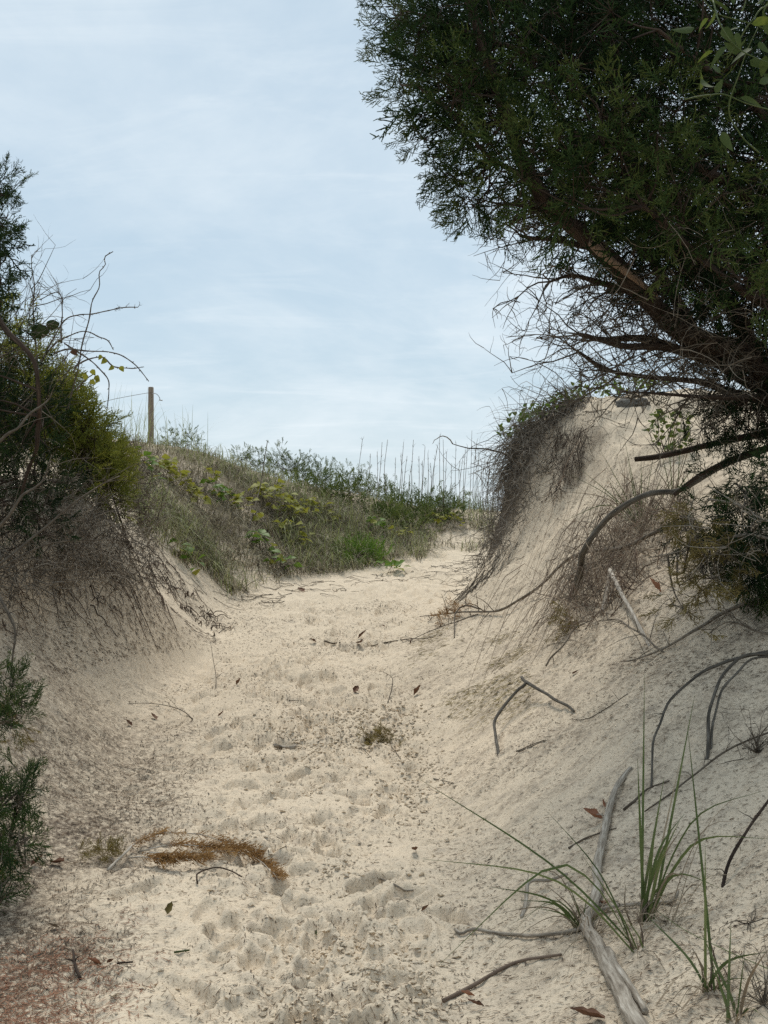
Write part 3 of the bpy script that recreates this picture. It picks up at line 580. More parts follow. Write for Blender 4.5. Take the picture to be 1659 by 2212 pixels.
shrub('evergreen_shrub', at(270, 1060, 11.2)*[1, 1, 0]+[0, 0, float(ground_z(-2.46, 11.2))], 'small yellow-green shrub at the crest end of the left bank, below the fence post', [(195, 930), (235, 970), (255, 1020), (265, 1090), (200, 1090)], (10.9, 11.4), 32, 13, .08, (.11, .19), M_jun2, 'yellow-green shrubs on the left bank', protos=SPRM)
# grey dead thicket (nobody could count its twigs)
mb = MB()
TH = [(-60, 860), (90, 880), (190, 930), (270, 990), (330, 1060), (350, 1140), (320, 1180), (340, 1260), (240, 1265), (60, 1275), (-60, 1300)]
q = sample_poly(TH, 1150); g = ground_pts(q+[0, 40]); y = np.clip(g[:, 1]-rng.uniform(0, .9, len(q)), 7.6, 12); p = unproj(q, y)
fan(mb, p, rng.normal(0, .7, (len(q), 3))+np.array([.1, -.2, .05]), rng.uniform(.16, .5, len(q)), rng.uniform(.0025, .006, len(q)), 1, 3, .8, -.06, (.05, 1.0), 7, .6)
q = sample_poly([(-40, 640), (60, 600), (110, 680), (160, 800), (120, 900), (-40, 900)], 90); p = unproj(q, rng.uniform(7.8, 9.4, len(q)))
fan(mb, p, rng.normal(0, .5, (len(q), 3))+np.array([.25, 0, .6]), rng.uniform(.18, .45, len(q)), rng.uniform(.002, .0045, len(q)), 1, 3, .5, .05, (.0, .7), 6, .35)
q = sample_poly([(150, 900), (300, 960), (345, 1100), (330, 1200), (120, 1230)], 620); g = ground_pts(q+[0, 25]); p = unproj(q, np.clip(g[:, 1]-rng.uniform(0, .5, len(q)), 8, 12))
fan(mb, p, rng.normal(0, .8, (len(q), 3))+np.array([.1, -.2, .1]), rng.uniform(.12, .35, len(q)), rng.uniform(.002, .005, len(q)), 1, 3, .8, -.06, (.1, 1.1), 7, .65)
mb.build('dead_thicket', M_dead, kind='stuff', label='grey tangle of dead twigs and vines on the left bank', category='thicket')
# stout dead stems that stick out of the thicket
for k, (pts, r0, r1, lab) in enumerate([
  (A_((84, 880, 7.7), (80, 960, 7.8), (60, 1010, 7.9), (45, 1080, 8.0)), .018, .010, 'dark crooked stem dropping from the bent juniper limb'),
  (A_((-10, 960, 7.4), (40, 920, 7.4), (85, 880, 7.5), (112, 850, 7.6)), .011, .004, 'pale bare branch slanting up across the thicket'),
  (A_((-10, 1150, 7.2), (45, 1080, 7.2), (90, 1040, 7.3), (115, 985, 7.3)), .012, .003, 'pale thin branch slanting up over the lower thicket'),
  (A_((-10, 1225, 7.6), (60, 1170, 7.8), (130, 1110, 8.0), (200, 1060, 8.2), (260, 1030, 8.5)), .010, .004, 'long dark branch rising through the thicket towards the crest'),
  (A_((-10, 1235, 7.8), (90, 1180, 8.2), (170, 1170, 8.6), (250, 1165, 9.0), (300, 1150, 9.3)), .007, .003, 'grey branch lying level across the foot of the thicket'),
  (A_((0, 1290, 7.4), (30, 1350, 7.2), (28, 1420, 7.1), (20, 1480, 7.0)), .010, .004, 'dark stem hanging down the bank at the picture edge')]):
    stick('dead_branch', pts, r0, r1, M_dead if k else M_bark, lab, 'branch', None, 24, 6, .012, 90+k, [(f, rng.normal(0, .6, 3)+[.3, 0, .3], rng.uniform(.12, .3), .003) for f in (.3, .5, .65, .8, .9)], .35)
# bare greenbrier canes against the sky
Z1 = lambda y, *p: [at(a*.3307, 301.7+b*.3307, y) for a, b in p]
CN = [('zigzag thorny cane reaching highest against the sky', [(440, 1760), (475, 1620), (510, 1480), (545, 1310), (580, 1190), (600, 1060), (650, 960), (648, 865), (688, 820), (683, 770), (740, 732)], []),
 ('bare cane arching out to the right below the highest cane tip', [(260, 1480), (330, 1330), (420, 1180), (510, 1145), (610, 1138), (700, 1120), (790, 1098), (900, 1095)], []),
 ('short bare cane bending over at its tip', [(300, 1400), (390, 1310), (540, 1255), (640, 1285), (705, 1315), (740, 1375)], []),
 ('long cane drooping towards the top of the fence post', [(350, 1400), (440, 1370), (570, 1380), (700, 1385), (800, 1415), (895, 1480), (970, 1580)], []),
 ('cane curving down steeply beside the yellow shrub', [(420, 1330), (500, 1380), (600, 1450), (700, 1555), (712, 1640), (700, 1760)], [(470, 1370)]),
 ('cane carrying three small yellow leaves', [(480, 1520), (520, 1460), (660, 1420), (740, 1480), (850, 1492), (940, 1485)], [(690, 1430), (740, 1475), (788, 1478), (660, 1405)]),
 ('cane with green leaves close above the yellow shrub', [(500, 1640), (545, 1580), (590, 1545), (620, 1530)], [(618, 1545), (600, 1500), (560, 1530), (590, 1570), (640, 1560)]),
 ('upright bare shoot with forked twigs and dry curls', [(400, 1330), (402, 1200), (405, 1060), (380, 1000), (330, 1010), (260, 1045)], []),
 ('bare upright sapling stem with forked tip', [(250, 1560), (240, 1400), (215, 1100), (225, 960), (205, 830), (208, 755)], [])]
lfY = leaf_mesh('leaf', .055, .05, .6, .2, .15); 
for k, (lab, pts, lv) in enumerate(CN):
    y = 9.4+.12*k; C = empty('greenbrier_cane', Z1(y, pts[0])[0], label=lab, category='cane', group='bare canes over the left bank')
    mb = MB(); n = 40; P = limb(mb, Z1(y, *pts), .0075 if k != 8 else .010, .0035, n, 5, .004, .45, 100+k, .25)
    for i in range(6, n, 4):
        d = norm(P[i]-P[i-1]); e = norm(np.cross(d, rng.normal(size=3))+d*.6); mb.add(tubes(np.stack([P[i], P[i]+e*.016]), np.array([.006, .001]), .5, 4))
    if k in (1, 7, 8):
        i = rng.integers(10, n, 12); fan(mb, P[i], norm(P[i]-P[i-2])+rng.normal(0, .5, (12, 3))+np.array([.2, 0, .4]), rng.uniform(.10, .35, 12)*(1 if k > 1 else .3), np.full(12, .003), 1, 2, .5, .02, (.2, .7))
    o = mb.build('stem', M_dead); o.parent = C; pin(o)
    for (a, b) in lv:
        o = link('leaf', lfY, M_leafy if k != 4 else M_brown, C); ang = rng.uniform(-2.4, -.6)
        place(o, Z1(y-.02, (a, b))[0], (math.cos(ang), .2, math.sin(ang)), rng.uniform(1.2, 1.9), rng.uniform(.8, 1.2))
C = empty('prickly_pear', at(100, 720, 9.2), label='dark green round cactus pad showing above the left shrubs', category='cactus')
pv = []; pf = []; nn = 18
for s in (-1, 1):
    for rr_, zz in ((1, .2), (.8, .75), (.4, .98)):
        for k in range(nn):
            a = 2*np.pi*k/nn; pv.append([math.cos(a)*rr_*.055*(1+.12*math.cos(3*a)), s*zz*.013, math.sin(a)*rr_*.045])
    pv.append([0, s*.013, 0])
for s in range(2):
    o_ = s*(3*nn+1)
    for r_ in range(2):
        for k in range(nn): pf.append([o_+r_*nn+k, o_+r_*nn+(k+1) % nn, o_+(r_+1)*nn+(k+1) % nn, o_+(r_+1)*nn+k])
    for k in range(nn): pf.append([o_+2*nn+k, o_+2*nn+(k+1) % nn, o_+3*nn, o_+3*nn])
for k in range(nn): pf.append([k, (k+1) % nn, 3*nn+1+(k+1) % nn, 3*nn+1+k])
pq = np.array([f for f in pf if f[2] != f[3]]); pt = np.array([f[:3] for f in pf if f[2] == f[3]])
pm = mesh('pad', np.array(pv), [pq, pt]); 
for (u, v, s) in ((113, 702, .9), (86, 716, 1.25)):
    o = link('pad', pm, M_leafd, C); place(o, at(u, v, 9.2), (1, .3, .2), 0, s)
# roots and strands running down the left bank
mb = MB()
for k in range(85):
    q = sample_poly([(0, 1190), (200, 1180), (320, 1170), (350, 1230), (400, 1310), (300, 1330), (120, 1320), (0, 1400)], 1)[0]; p = on_ground(*q); n = 9; L = rng.uniform(.08, .42)
    x, y = p[0], p[1]; P = []; a = rng.uniform(-1.6, 1.6); 
    for i in range(n):
        P.append([x, y, float(ground_z(x, y))+.008+.05*rng.random()*(i < 7)]); g = ground_n(x, y); a += rng.normal(0, .5)
        d = np.array([g[0], g[1]])/max(np.hypot(g[0], g[1]), .05); d = d*.25*min(1, np.hypot(g[0], g[1])*3)+np.array([.9*math.cos(a), .9*math.sin(a)]); d /= np.linalg.norm(d)
        x += d[0]*L/n*.8; y += d[1]*L/n*.8
    mb.add(tubes(np.array(P), np.linspace(1, .4, n)*rng.uniform(.002, .006), rng.uniform(0, 1.), 4))
for k in range(150):                       # thick band of roots along the end of the bank
    q = sample_poly([(290, 1165), (330, 1175), (400, 1265), (480, 1365), (465, 1380), (380, 1310), (300, 1240)], 1)[0]; p = on_ground(*q); a = rng.uniform(0, 6.28); x, y = p[:2]; P = []; L = rng.uniform(.08, .4)
    for i in range(8): P.append([x, y, float(ground_z(x, y))+.006+.06*rng.random()*(0 < i < 7)]); a += rng.normal(0, .6); x += (math.cos(a)*.6+.5)*L/8; y += (math.sin(a)*.6+.2)*L/8
    mb.add(tubes(np.array(P), np.linspace(1, .35, 8)*rng.choice([.002, .003, .005, .008]), rng.uniform(0, .9), 4))
mb.build('exposed_roots', M_root, kind='stuff', label='brown roots and strands trailing down the left sand bank', category='roots')
# ------------------------------------------------------------------ near juniper boughs at the left edge
for k, (poly, yr, n, lab) in enumerate([([(-60, 1440), (40, 1450), (70, 1490), (60, 1540), (20, 1590), (-60, 1600)], (5.4, 5.8), 9, 'uppermost green juniper bough poking in at the left edge above the litter'),
  ([(-60, 1650), (60, 1650), (85, 1690), (60, 1730), (0, 1760), (-60, 1760)], (4.9, 5.2), 8, 'largest green juniper bough at the left edge, level with the path'),
  ([(-60, 1770), (50, 1775), (60, 1830), (30, 1860), (-60, 1870)], (4.7, 4.9), 7, 'juniper bough with browned underside at the left edge over dark leaves'),
  ([(-60, 1900), (20, 1905), (30, 1935), (-60, 1950)], (4.5, 4.6), 4, 'lowest sprig of juniper at the left edge')]):
    u0, v0 = np.mean(poly, 0); y0 = np.mean(yr); S = empty('juniper_bough', [at(-150, v0, y0)[0], y0, float(ground_z(at(-150, v0, y0)[0], y0))], label=lab, category='bough', group='juniper boughs at the left edge')
    tw = MB(); fo = MB(); b0 = np.array(S.location); lm = [limb(tw, [b0, at(-110, v0+30, y0), at(0, v0+15, y0), at(u0+50, v0-5, y0)], .010, .003, 14, 5, .01, .5, 130+k)]
    q = sample_poly(poly, n); clusters(q, rng.uniform(*yr, n), tw, fo, 12, .035, (.07, .12), .3, lm, (.35, .9))
    o = fo.build('foliage', M_jun); o.parent = S; pin(o); o = tw.build('branch', M_dead); o.parent = S; pin(o)
    if k in (0, 2):
        dn = MB(); q = sample_poly([(a, b+45) for a, b in poly], 4); t2 = MB(); clusters(q, rng.uniform(*yr, 4), t2, dn, 8, .03, (.05, .09), -.3, lm, (.2, .8)); o = dn.build('browned_foliage', M_och); o.parent = S; pin(o)
# ------------------------------------------------------------------ far dune: grass, brush, shrubs, vines, sea oats, post
VEG = [(255, 960), (330, 950), (470, 975), (600, 1005), (720, 1035), (830, 1070), (940, 1085), (1075, 1092), (1060, 1190), (1010, 1195), (950, 1180), (915, 1212), (860, 1208), (800, 1228), (740, 1238), (640, 1248), (560, 1275), (500, 1290), (440, 1235), (390, 1215), (310, 1160), (270, 1050)]
BARE = [[(315, 1150), (370, 1165), (400, 1200), (330, 1190)], [(960, 1150), (1040, 1150), (1040, 1175), (930, 1180)], [(500, 1235), (560, 1225), (600, 1262), (560, 1285), (480, 1262)]]
def vegpts(n, poly=VEG):
    q = sample_poly(poly, n); 
    for b in BARE: q = q[~(inpoly(b, q[:, 0], q[:, 1]) & (rng.random(len(q)) < .85))]
    g = ground_pts(q); return g[g[:, 1] < 30]
def blades(mb, g, L, w, lean, rr, k=5, droop=.5):
    n = len(g); a = rng.uniform(0, 6.28, n); t = np.linspace(0, 1, k)[None, :, None]
    h = np.stack([np.cos(a), np.sin(a), np.zeros(n)], 1)[:, None]; Ln = L[:, None, None]; le = lean[:, None, None]
    P = g[:, None]+Ln*(h*le*(t**1.5)+np.array([0, 0, 1.])*(t*(1-le*.25)-droop*le*t**3)); P[:, 0, 2] -= .03
    mb.add(ribbons(P, w[:, None]*np.array([[.9, 1, .9, .6, .12]])[:, :k], np.cross(h[:, 0], [0, 0, 1.]), rng.uniform(*rr, n)))
mb = MB(); g = vegpts(12000); n = len(g)
blades(mb, g, rng.uniform(.16, .46, n), rng.uniform(.007, .013, n), rng.uniform(.4, 1.6, n), (.1, 1.3), 5, .75)
mb.build('dry_grass', mat('straw_and_olive_grass', [(0, (.05, .042, .026)), (.35, (.115, .096, .06)), (.7, (.21, .185, .115)), (1, (.35, .315, .21))], .85, 2.2, trans=.35, amp=1.6), kind='stuff', label='brown and straw coloured dry grass covering the far dune', category='grass')
mb = MB(); g = vegpts(9000); g = g[(fbm(g[:, 0]*.8, g[:, 1]*.8, 3, 3) > -.15)]; n = len(g)
blades(mb, g, rng.uniform(.25, .62, n), rng.uniform(.006, .011, n), rng.uniform(.3, 1.4, n), (.1, 1.1), 5, .7)
g = vegpts(420, [(230, 930), (330, 925), (640, 985), (640, 1010), (330, 970), (240, 990)]); n = len(g)
blades(mb, g, rng.uniform(.6, 1.25, n), rng.uniform(.005, .008, n), rng.uniform(.1, .7, n), (.5, 1.2))
mb.build('dune_grass', mat('pale_green_blade', [(0, (.09, .115, .032)), (.5, (.18, .205, .068)), (1, (.31, .32, .14))], .6, 3., spec=.3, trans=.4), kind='stuff', label='green grass blades standing among the dry grass on the far dune', category='grass')
mb = MB(); g = vegpts(2200); g = g[fbm(g[:, 0]*1.3, g[:, 1]*1.3, 3, 5) > -.2]; n = len(g)
fan(mb, g+np.array([0, 0, .06]), rng.normal(0, .8, (n, 3))+np.array([0, -.3, .15]), rng.uniform(.15, .42, n), rng.uniform(.003, .006, n), 1, 2, .7, -.12, (.0, .95), 6, .5)
mb.build('dry_brush', M_dead, kind='stuff', label='tangled dead stems low on the far dune', category='brush')
# bare strands spreading from the brush onto the sand
mb = MB()
for k in range(90):
    q = sample_poly([(330, 1190), (480, 1290), (600, 1265), (760, 1245), (900, 1225), (1010, 1205), (1000, 1240), (800, 1265), (620, 1300), (500, 1310), (380, 1260)], 1)[0]; p = on_ground(*q); a = rng.uniform(-2.6, -.5); x, y = p[:2]; P = []
    for i in range(7): P.append([x, y, float(ground_z(x, y))+.006+.02*math.sin(i/6*3.14)*rng.random()]); a += rng.normal(0, .3); x += math.cos(a)*.06; y += math.sin(a)*.06
    mb.add(tubes(np.array(P), np.linspace(.005, .002, 7), rng.uniform(.2, .9), 3))
mb.build('runner_strands', M_dead, kind='stuff', label='loose dead strands spreading on the sand below the far brush', category='strands')
def shrub_g(u, v, w, h, n, m, lab, name='juniper_shrub', group='low shrubs on the far dune', per=10, scl=(.13, .24), up=.4, rr=(.1, .9)):
    c = on_ground(u, v); y = c[1]; k = y/FU; poly = [(u-w/2, v+h*.2), (u-w*.35, v-h*.25), (u, v-h*.5), (u+w*.4, v-h*.2), (u+w/2, v+h*.25), (u+w*.3, v+h*.5), (u-w*.3, v+h*.5)]
    return shrub(name, c, lab, poly, (y-w*k*.35, y+w*k*.35), n, per, w*k*.11+.03, scl, m, group, up, rr)
for a in [(905, 1105, 162, 60, 45, M_junf, 'darkest rounded juniper clump on the far dune, under the sea oats'), (855, 1130, 137, 55, 34, M_junf, 'juniper clump just left of the darkest one, spilling down the slope'),
  (800, 1065, 112, 45, 28, M_junf, 'feathery juniper on the far skyline, left of the sea oats'), (735, 1040, 137, 40, 30, M_junf, 'low juniper on the skyline right of the thin dark stalk'),
  (660, 1020, 112, 45, 28, M_junf, 'juniper with upright feathery tips on the middle of the far skyline'), (600, 1005, 112, 50, 26, M_junf, 'feathery juniper on the skyline behind the thin dark stalk'),
  (540, 995, 87, 30, 17, M_junf, 'low green juniper on the skyline between fence post and stalk'), (985, 1095, 87, 35, 19, M_junf, 'small juniper furthest along the far crest, among the sea oats'),
  (700, 1070, 162, 40, 30, M_junf, 'broad low juniper mat below the middle of the far crest'), (390, 950, 75, 50, 15, M_junf, 'small pale feathery bush beside the fence post')]: shrub_g(*a)
for (u, v) in ((655, 985), (600, 970), (735, 1015), (765, 1010), (800, 1030), (680, 990), (575, 975)):      # leaders of those junipers
    pass
# leafy vines on the far dune
lfG = leaf_mesh('leaf', .10, .088, .5, .25, .2, 6, 2); lfS = leaf_mesh('leaf', .07, .03, 0, .2, .3, 5)
def vine_patch(u, v, w, h, n, m, lab, name='grapevine', lf=lfG, s=(.9, 1.6), group='leafy vines on the far dune', upd=.3):
    c = on_ground(u, v); k = c[1]/FU; S = empty(name, c, label=lab, category='vine', group=group); tw = MB(); st = []
    for j in range(max(3, n//6)):
        e = c+np.array([rng.uniform(-.5, .5)*w*k, rng.uniform(-.3, .2)*w*k, rng.uniform(.35, 1.)*h*k]); st.append(limb(tw, [c+rng.normal(0, .08, 3)*[1, 1, 0], (c+e)/2+[0, 0, .06], e], .004, .002, 10, 4, .02, .5, j))
    o = tw.build('stem', M_brush); o.parent = S; pin(o); st = np.concatenate(st)
    for j in range(n):
        rr_ = np.sqrt(rng.random()); aa = rng.uniform(0, 6.28); p = c+np.array([math.cos(aa)*rr_*w*k*.5, math.sin(aa)*rr_*w*k*.4, 0]); p[2] = float(ground_z(p[0], p[1]))+.05+h*k*(1-rr_*.6)*rng.uniform(.45, 1.)
        o = link('leaf', lf, m if rng.random() < .85 else M_leafy, S); a = rng.uniform(0, 6.28); place(o, p, (math.cos(a), math.sin(a)-.3, upd*rng.normal()), rng.uniform(-.7, .7), rng.uniform(*s))
for a in [(600, 1110, 123, 68, 100, M_leafy, 'bright yellow-green vine patch on the middle of the far slope'), (530, 1120, 78, 62, 22, M_leafy, 'sparse yellow vine just left of the bright yellow-green patch'),
  (385, 1060, 117, 56, 75, M_leafy, 'yellowing vine leaves high on the far slope below the fence post'), (455, 1035, 52, 31, 12, M_leafy, 'few yellow leaves on the far slope between the fence post vine and the stalk'),
  (315, 1040, 78, 75, 32, M_leafg, 'green vine leaves beside the end of the left bank'),
  (965, 1140, 91, 31, 17, M_leafy, 'yellow-green vine sprig near the right end of the far slope'), (935, 1128, 39, 17, 8, M_leafy, 'tiny bright sprig above the right end of the far slope'),
  (610, 1235, 78, 37, 17, M_leafg, 'small green seedling cluster at the sandy foot of the far slope'), (850, 1240, 65, 27, 15, M_leafg, 'small green sprig on the sand edge below the round green bush'),
  (405, 1228, 58, 50, 15, M_leafg, 'thin weed standing on the pale sand behind the left bank'), (870, 1165, 39, 25, 10, M_leafy, 'yellow sprig right of the round green bush'), (640, 1180, 91, 50, 17, M_leafy, 'scattered yellow leaves at the middle foot of the far slope')]: vine_patch(*a)
for a in [(480, 1085, 90, 45, 40, M_leafg, 'green vine patch on the far slope left of the bright yellow-green one'), (690, 1120, 90, 40, 36, M_leafy, 'yellow-green vine patch between the bright one and the round green bush'), (820, 1150, 70, 35, 26, M_leafg, 'green vine leaves at the foot of the darkest juniper clump'), (560, 1190, 70, 40, 24, M_leafg, 'green leaves low on the far slope above the bare sand')]: vine_patch(*a)
S = shrub_g(770, 1215, 105, 65, 16, mat('fresh_green_spray', [(0, (.06, .12, .012)), (.5, (.12, .21, .025)), (1, (.20, .30, .05))], .6, 3., trans=.3), 'round bright green bush at the foot of the far slope', 'green_bush', None, 12, (.14, .22), .6)
# thin dead stalk and the fence post
stick('dead_stalk', [on_ground(535, 1150), at(560, 1060, 19.2), at(570, 1000, 19.4), at(578, 954, 19.5)], .012, .007, M_dead, 'thin dark dead stalk leaning on the far slope', 'stalk', None, 14, 6, .01, 7)
pb = np.array([at(326, 940, 22)[0], 22.0, float(ground_z(at(326, 940, 22)[0], 22.0))]); top = at(326, 836, 22)[2]
post = empty('fence_post', pb, label='lone weathered wooden fence post on the far dune crest', category='post')
bev = MB(); a = np.arange(14)*2*np.pi/14; zs = [pb[2]-.3, pb[2]+.3, pb[2]+.7, top-.012, top, top+.001]; rs = [.056, .054, .052, .05, .042, .001]
V = np.array([[pb[0]+r*math.cos(t)*(1+.05*math.sin(3*t)), 22+r*math.sin(t), z] for z, r in zip(zs, rs) for t in a]); F = np.array([[i*14+k, i*14+(k+1) % 14, (i+1)*14+(k+1) % 14, (i+1)*14+k] for i in range(5) for k in range(14)])
bev.add((V, [F], np.full(len(V), .4))); o = bev.build('pole', mat('post_wood', [(0, (.13, .10, .075)), (.5, (.27, .215, .165)), (1, (.40, .34, .27))], .9, 30, .8, stretch=(1, 1, .06))); o.parent = post; pin(o)
mb = MB(); limb(mb, A_((329, 851, 21.95), (336, 850, 21.9), (343, 856, 21.9), (346, 864, 21.9)), .008, .008, 14, 6, 0, .5, 1, 0); M_wire = mat('galvanised_wire', [(0, (.35, .36, .37)), (1, (.5, .51, .52))], .4, 9, 0, spec=.6)
o = mb.build('wire_hook', M_wire); o.parent = post; pin(o)
mb = MB(); limb(mb, A_((344, 864, 21.9), (351, 865, 21.9)), .013, .011, 4, 8, 0, .5, 1, 0); o2 = mb.build('end_knob', M_wire); o2.parent = o
mb = MB(); limb(mb, [at(326, 848, 21.94), at(300, 852, 21.6), at(230, 866, 21), at(150, 890, 20)], .004, .004, 16, 4, .0, .5, 1, 0); o = mb.build('wire', M_dead); o.parent = post; pin(o)
# sea oats along the far crest
q = [(783, 950), (800, 980), (815, 975), (825, 955), (838, 950), (866, 990), (872, 955), (893, 950), (905, 985), (918, 965), (925, 980), (945, 965), (950, 945), (957, 950), (965, 980), (985, 960), (1000, 990), (1010, 965), (1019, 930), (1026, 960), (1035, 975), (1048, 985), (1056, 990), (1062, 970), (1040, 1000), (975, 1000), (890, 1000), (855, 995), (930, 1000), (1070, 985), (940, 990), (1005, 975), (1030, 955), (880, 985), (912, 995)]
for k, (u, v) in enumerate(q):
    y = 25.5+rng.uniform(-.8, 1.2); x = at(u-6+rng.normal(0, 4), v, y)[0]; b = np.array([x, y, float(ground_z(x, y))]); t = at(u, v, y)
    S = empty('sea_oats', b, label='tall thin sea oats stalk on the far crest against the sky', category='sea oats', group='sea oats along the far crest')
    mb = MB(); P = limb(mb, [b-[0, 0, .05], (b+t)/2+[rng.normal(0, .03), 0, 0], t], .0065, .004, 10, 4, .008, .5, k); 
    i = rng.integers(6, 10, 7); fan(mb, P[i], norm(P[i]-P[i-1])+rng.normal(0, .25, (7, 3)), rng.uniform(.05, .13, 7), np.full(7, .004), 0, 0, .4, -.03, (.3, .8), 4)
    o = mb.build('stalk', M_dead); o.parent = S; pin(o)
    mb = MB(); n = 9; blades(mb, np.repeat(b[None], n, 0)+rng.normal(0, .04, (n, 3))*[1, 1, 0], rng.uniform(.3, .75, n), np.full(n, .009), rng.uniform(.1, .9, n), (.2, 1.)); o = mb.build('blades', M_grass); o.parent = S; pin(o)
# ------------------------------------------------------------------ dune on the right: hanging roots, crest vine, bush
rt = empty('root_curtain', at(1150, 1000, 14.2), label='curtain of grey roots and dead vines hanging over the cut dune edge', category='roots')
M_arch = mat('arched_root_bark', [(0, (.035, .03, .024)), (.5, (.10, .088, .072)), (1, (.22, .20, .17))], .9, 75, 1.0, detail=8, amp=2.0, tc=True)
M_rootg = mat('grey_root', [(0, (.045, .037, .029)), (.5, (.155, .132, .106)), (1, (.38, .34, .285))], .95, 9)
cr = smooth_line([at(1300, 862, 13.2), at(1250, 872, 13.5), at(1200, 892, 13.9), at(1150, 925, 14.3), at(1125, 960, 14.5), at(1110, 1010, 14.6)], 80)
mb = MB(); n = 620; i = np.clip((rng.beta(1.6, 1.2, n)*79).astype(int), 14, 79); s = cr[i]+rng.normal(0, .05, (n, 3))
d = np.stack([rng.normal(-.1, .35, n), rng.normal(-.35, .35, n), rng.normal(-.3, .5, n)], 1)
fan(mb, s, d, rng.uniform(.25, .95, n), rng.uniform(.003, .007, n), 1, 4, .8, -.24, (.05, 1.0), 9, .55)
q = sample_poly([(1120, 940), (1200, 910), (1205, 990), (1170, 1080), (1110, 1170), (1040, 1230), (1030, 1230), (1070, 1130), (1095, 1020)], 480); g = ground_pts(q); p = g+np.array([-.12, -.14, .02])*rng.uniform(0, 1.3, (len(q), 1))
fan(mb, p, rng.normal(0, .65, (len(q), 3))+np.array([-.35, -.3, -.35]), rng.uniform(.15, .42, len(q)), rng.uniform(.0025, .0055, len(q)), 1, 3, .7, -.08, (.05, 1.05), 7, .5)
q = sample_poly([(1095, 1000), (1125, 960), (1120, 1060), (1070, 1180), (1010, 1265), (1000, 1270), (1050, 1180)], 170); p = unproj(q, rng.uniform(14.0, 14.9, len(q)))
fan(mb, p, rng.normal(0, .6, (len(q), 3))+np.array([-.3, -.2, -.2]), rng.uniform(.15, .4, len(q)), rng.uniform(.002, .005, len(q)), 1, 3, .7, -.05, (.2, 1.1), 7, .5)
n = 34; i = rng.integers(14, 79, n); fan(mb, cr[i]+rng.normal(0, .04, (n, 3)), np.stack([rng.normal(-.2, .4, n), rng.normal(-.4, .3, n), rng.normal(-.5, .4, n)], 1), rng.uniform(.3, .9, n), rng.uniform(.008, .015, n), 1, 2, .7, -.2, (.0, .8), 9, .5, 5)
o = mb.build('grey_strands', M_rootg); o.parent = rt; pin(o)
mb = MB(); n = 260; i = rng.integers(0, 50, n); s = cr[i]+np.stack([rng.normal(.02, .03, n), rng.normal(-.02, .03, n), rng.uniform(-.35, -.05, n)], 1)
fan(mb, s, np.stack([rng.normal(-.15, .2, n), rng.normal(-.15, .15, n), np.full(n, -1.)], 1), rng.uniform(.25, .7, n), rng.uniform(.002, .004, n), 1, 2, .3, -.2, (.0, .4), 7, .2)
q = sample_poly([(1195, 930), (1290, 925), (1270, 980), (1230, 1050), (1190, 1090)], 240); g = ground_pts(q); p = g+np.array([-.03, -.10, .05])
fan(mb, p, rng.normal(0, .4, (len(q), 3))+np.array([-.2, -.2, -.8]), rng.uniform(.10, .34, len(q)), rng.uniform(.002, .004, len(q)), 1, 2, .5, -.12, (.0, .6), 6, .35)
o = mb.build('fine_roots', M_root); o.parent = rt; pin(o)
# strands trailing on down the sand edge below the curtain
mb = MB()
for k in range(70):
    q = sample_poly([(1060, 1180), (1120, 1170), (1150, 1130), (1090, 1220), (1000, 1290), (960, 1300), (990, 1260)], 1)[0]; p = on_ground(*q); x, y = p[:2]; P = []; a = rng.uniform(-2.9, -2.0); L = rng.uniform(.2, .6)
    for i in range(7): P.append([x, y, float(ground_z(x, y))+.004+.05*rng.random()*(i in (2, 3, 4))]); a += rng.normal(0, .35); x += math.cos(a)*L/7; y += math.sin(a)*L/7
    mb.add(tubes(np.array(P), np.linspace(.0045, .002, 7), rng.uniform(.0, .9), 3))
o = mb.build('trailing_strands', M_rootg, kind='stuff'); o.parent = rt; pin(o)
cv = empty('beach_vine', at(1240, 862, 13.5), label='low vine with small bright oval leaves along the dune crest', category='vine')
lfC = [leaf_mesh('leaf', .075, .048, .3, .35, .15, 6), leaf_mesh('leaf', .062, .042, .3, .4, .25, 6)]
crest = smooth_line([at(1098, 945, 14.5), at(1130, 915, 14.2), at(1170, 893, 13.9), at(1230, 866, 13.6), at(1300, 848, 13.9), at(1380, 838, 14.2), at(1440, 830, 14.3)], 90)
mb = MB()
for k in range(26):
    s = crest[rng.integers(0, 90)]; e = s+rng.normal(0, 1, 3)*[.22, .1, .05]+[0, 0, .10]; mb = MB(); limb(mb, [s-[0, 0, .08], (s+e)/2, e], .004, .002, 8, 4, .02, .5, k); o = mb.build('stem', M_brush); o.parent = cv; pin(o)
for k in range(270):
    s = crest[int(89*rng.random()**1.15)]; p = s+rng.normal(0, 1, 3)*[.07, .14, .0]+[0, 0, rng.uniform(-.05, .13)]
    o = link('leaf', lfC[k % 2], M_leaf if k % 3 else M_leafg, cv); a = rng.uniform(0, 6.28); place(o, p, (math.cos(a), math.sin(a)*.6, rng.uniform(.1, 1.3)), rng.uniform(0, 6.28), rng.uniform(.8, 1.3))
def leafbush(name, poly, yr, n, base, lab, lf, m, s=(.8, 1.2)):
    S = empty(name, base, label=lab, category='bush'); q = sample_poly(poly, n); c = unproj(q, rng.uniform(*yr, n)); mb = MB()
    for k in range(9): e = c[rng.integers(0, n)]; limb(mb, [np.array(base), (np.array(base)+e)/2+rng.normal(0, .05, 3), e], .006, .002, 9, 4, .015, .5, k)
    o = mb.build('stem', M_brush); o.parent = S; pin(o)
    for k in range(n): o = link('leaf', lf, m if rng.random() < .75 else M_leafd, S); a = rng.uniform(0, 6.28); place(o, c[k], (math.cos(a), math.sin(a), rng.uniform(-.4, .9)), rng.uniform(0, 6.28), rng.uniform(*s))
b = on_ground(1440, 985)
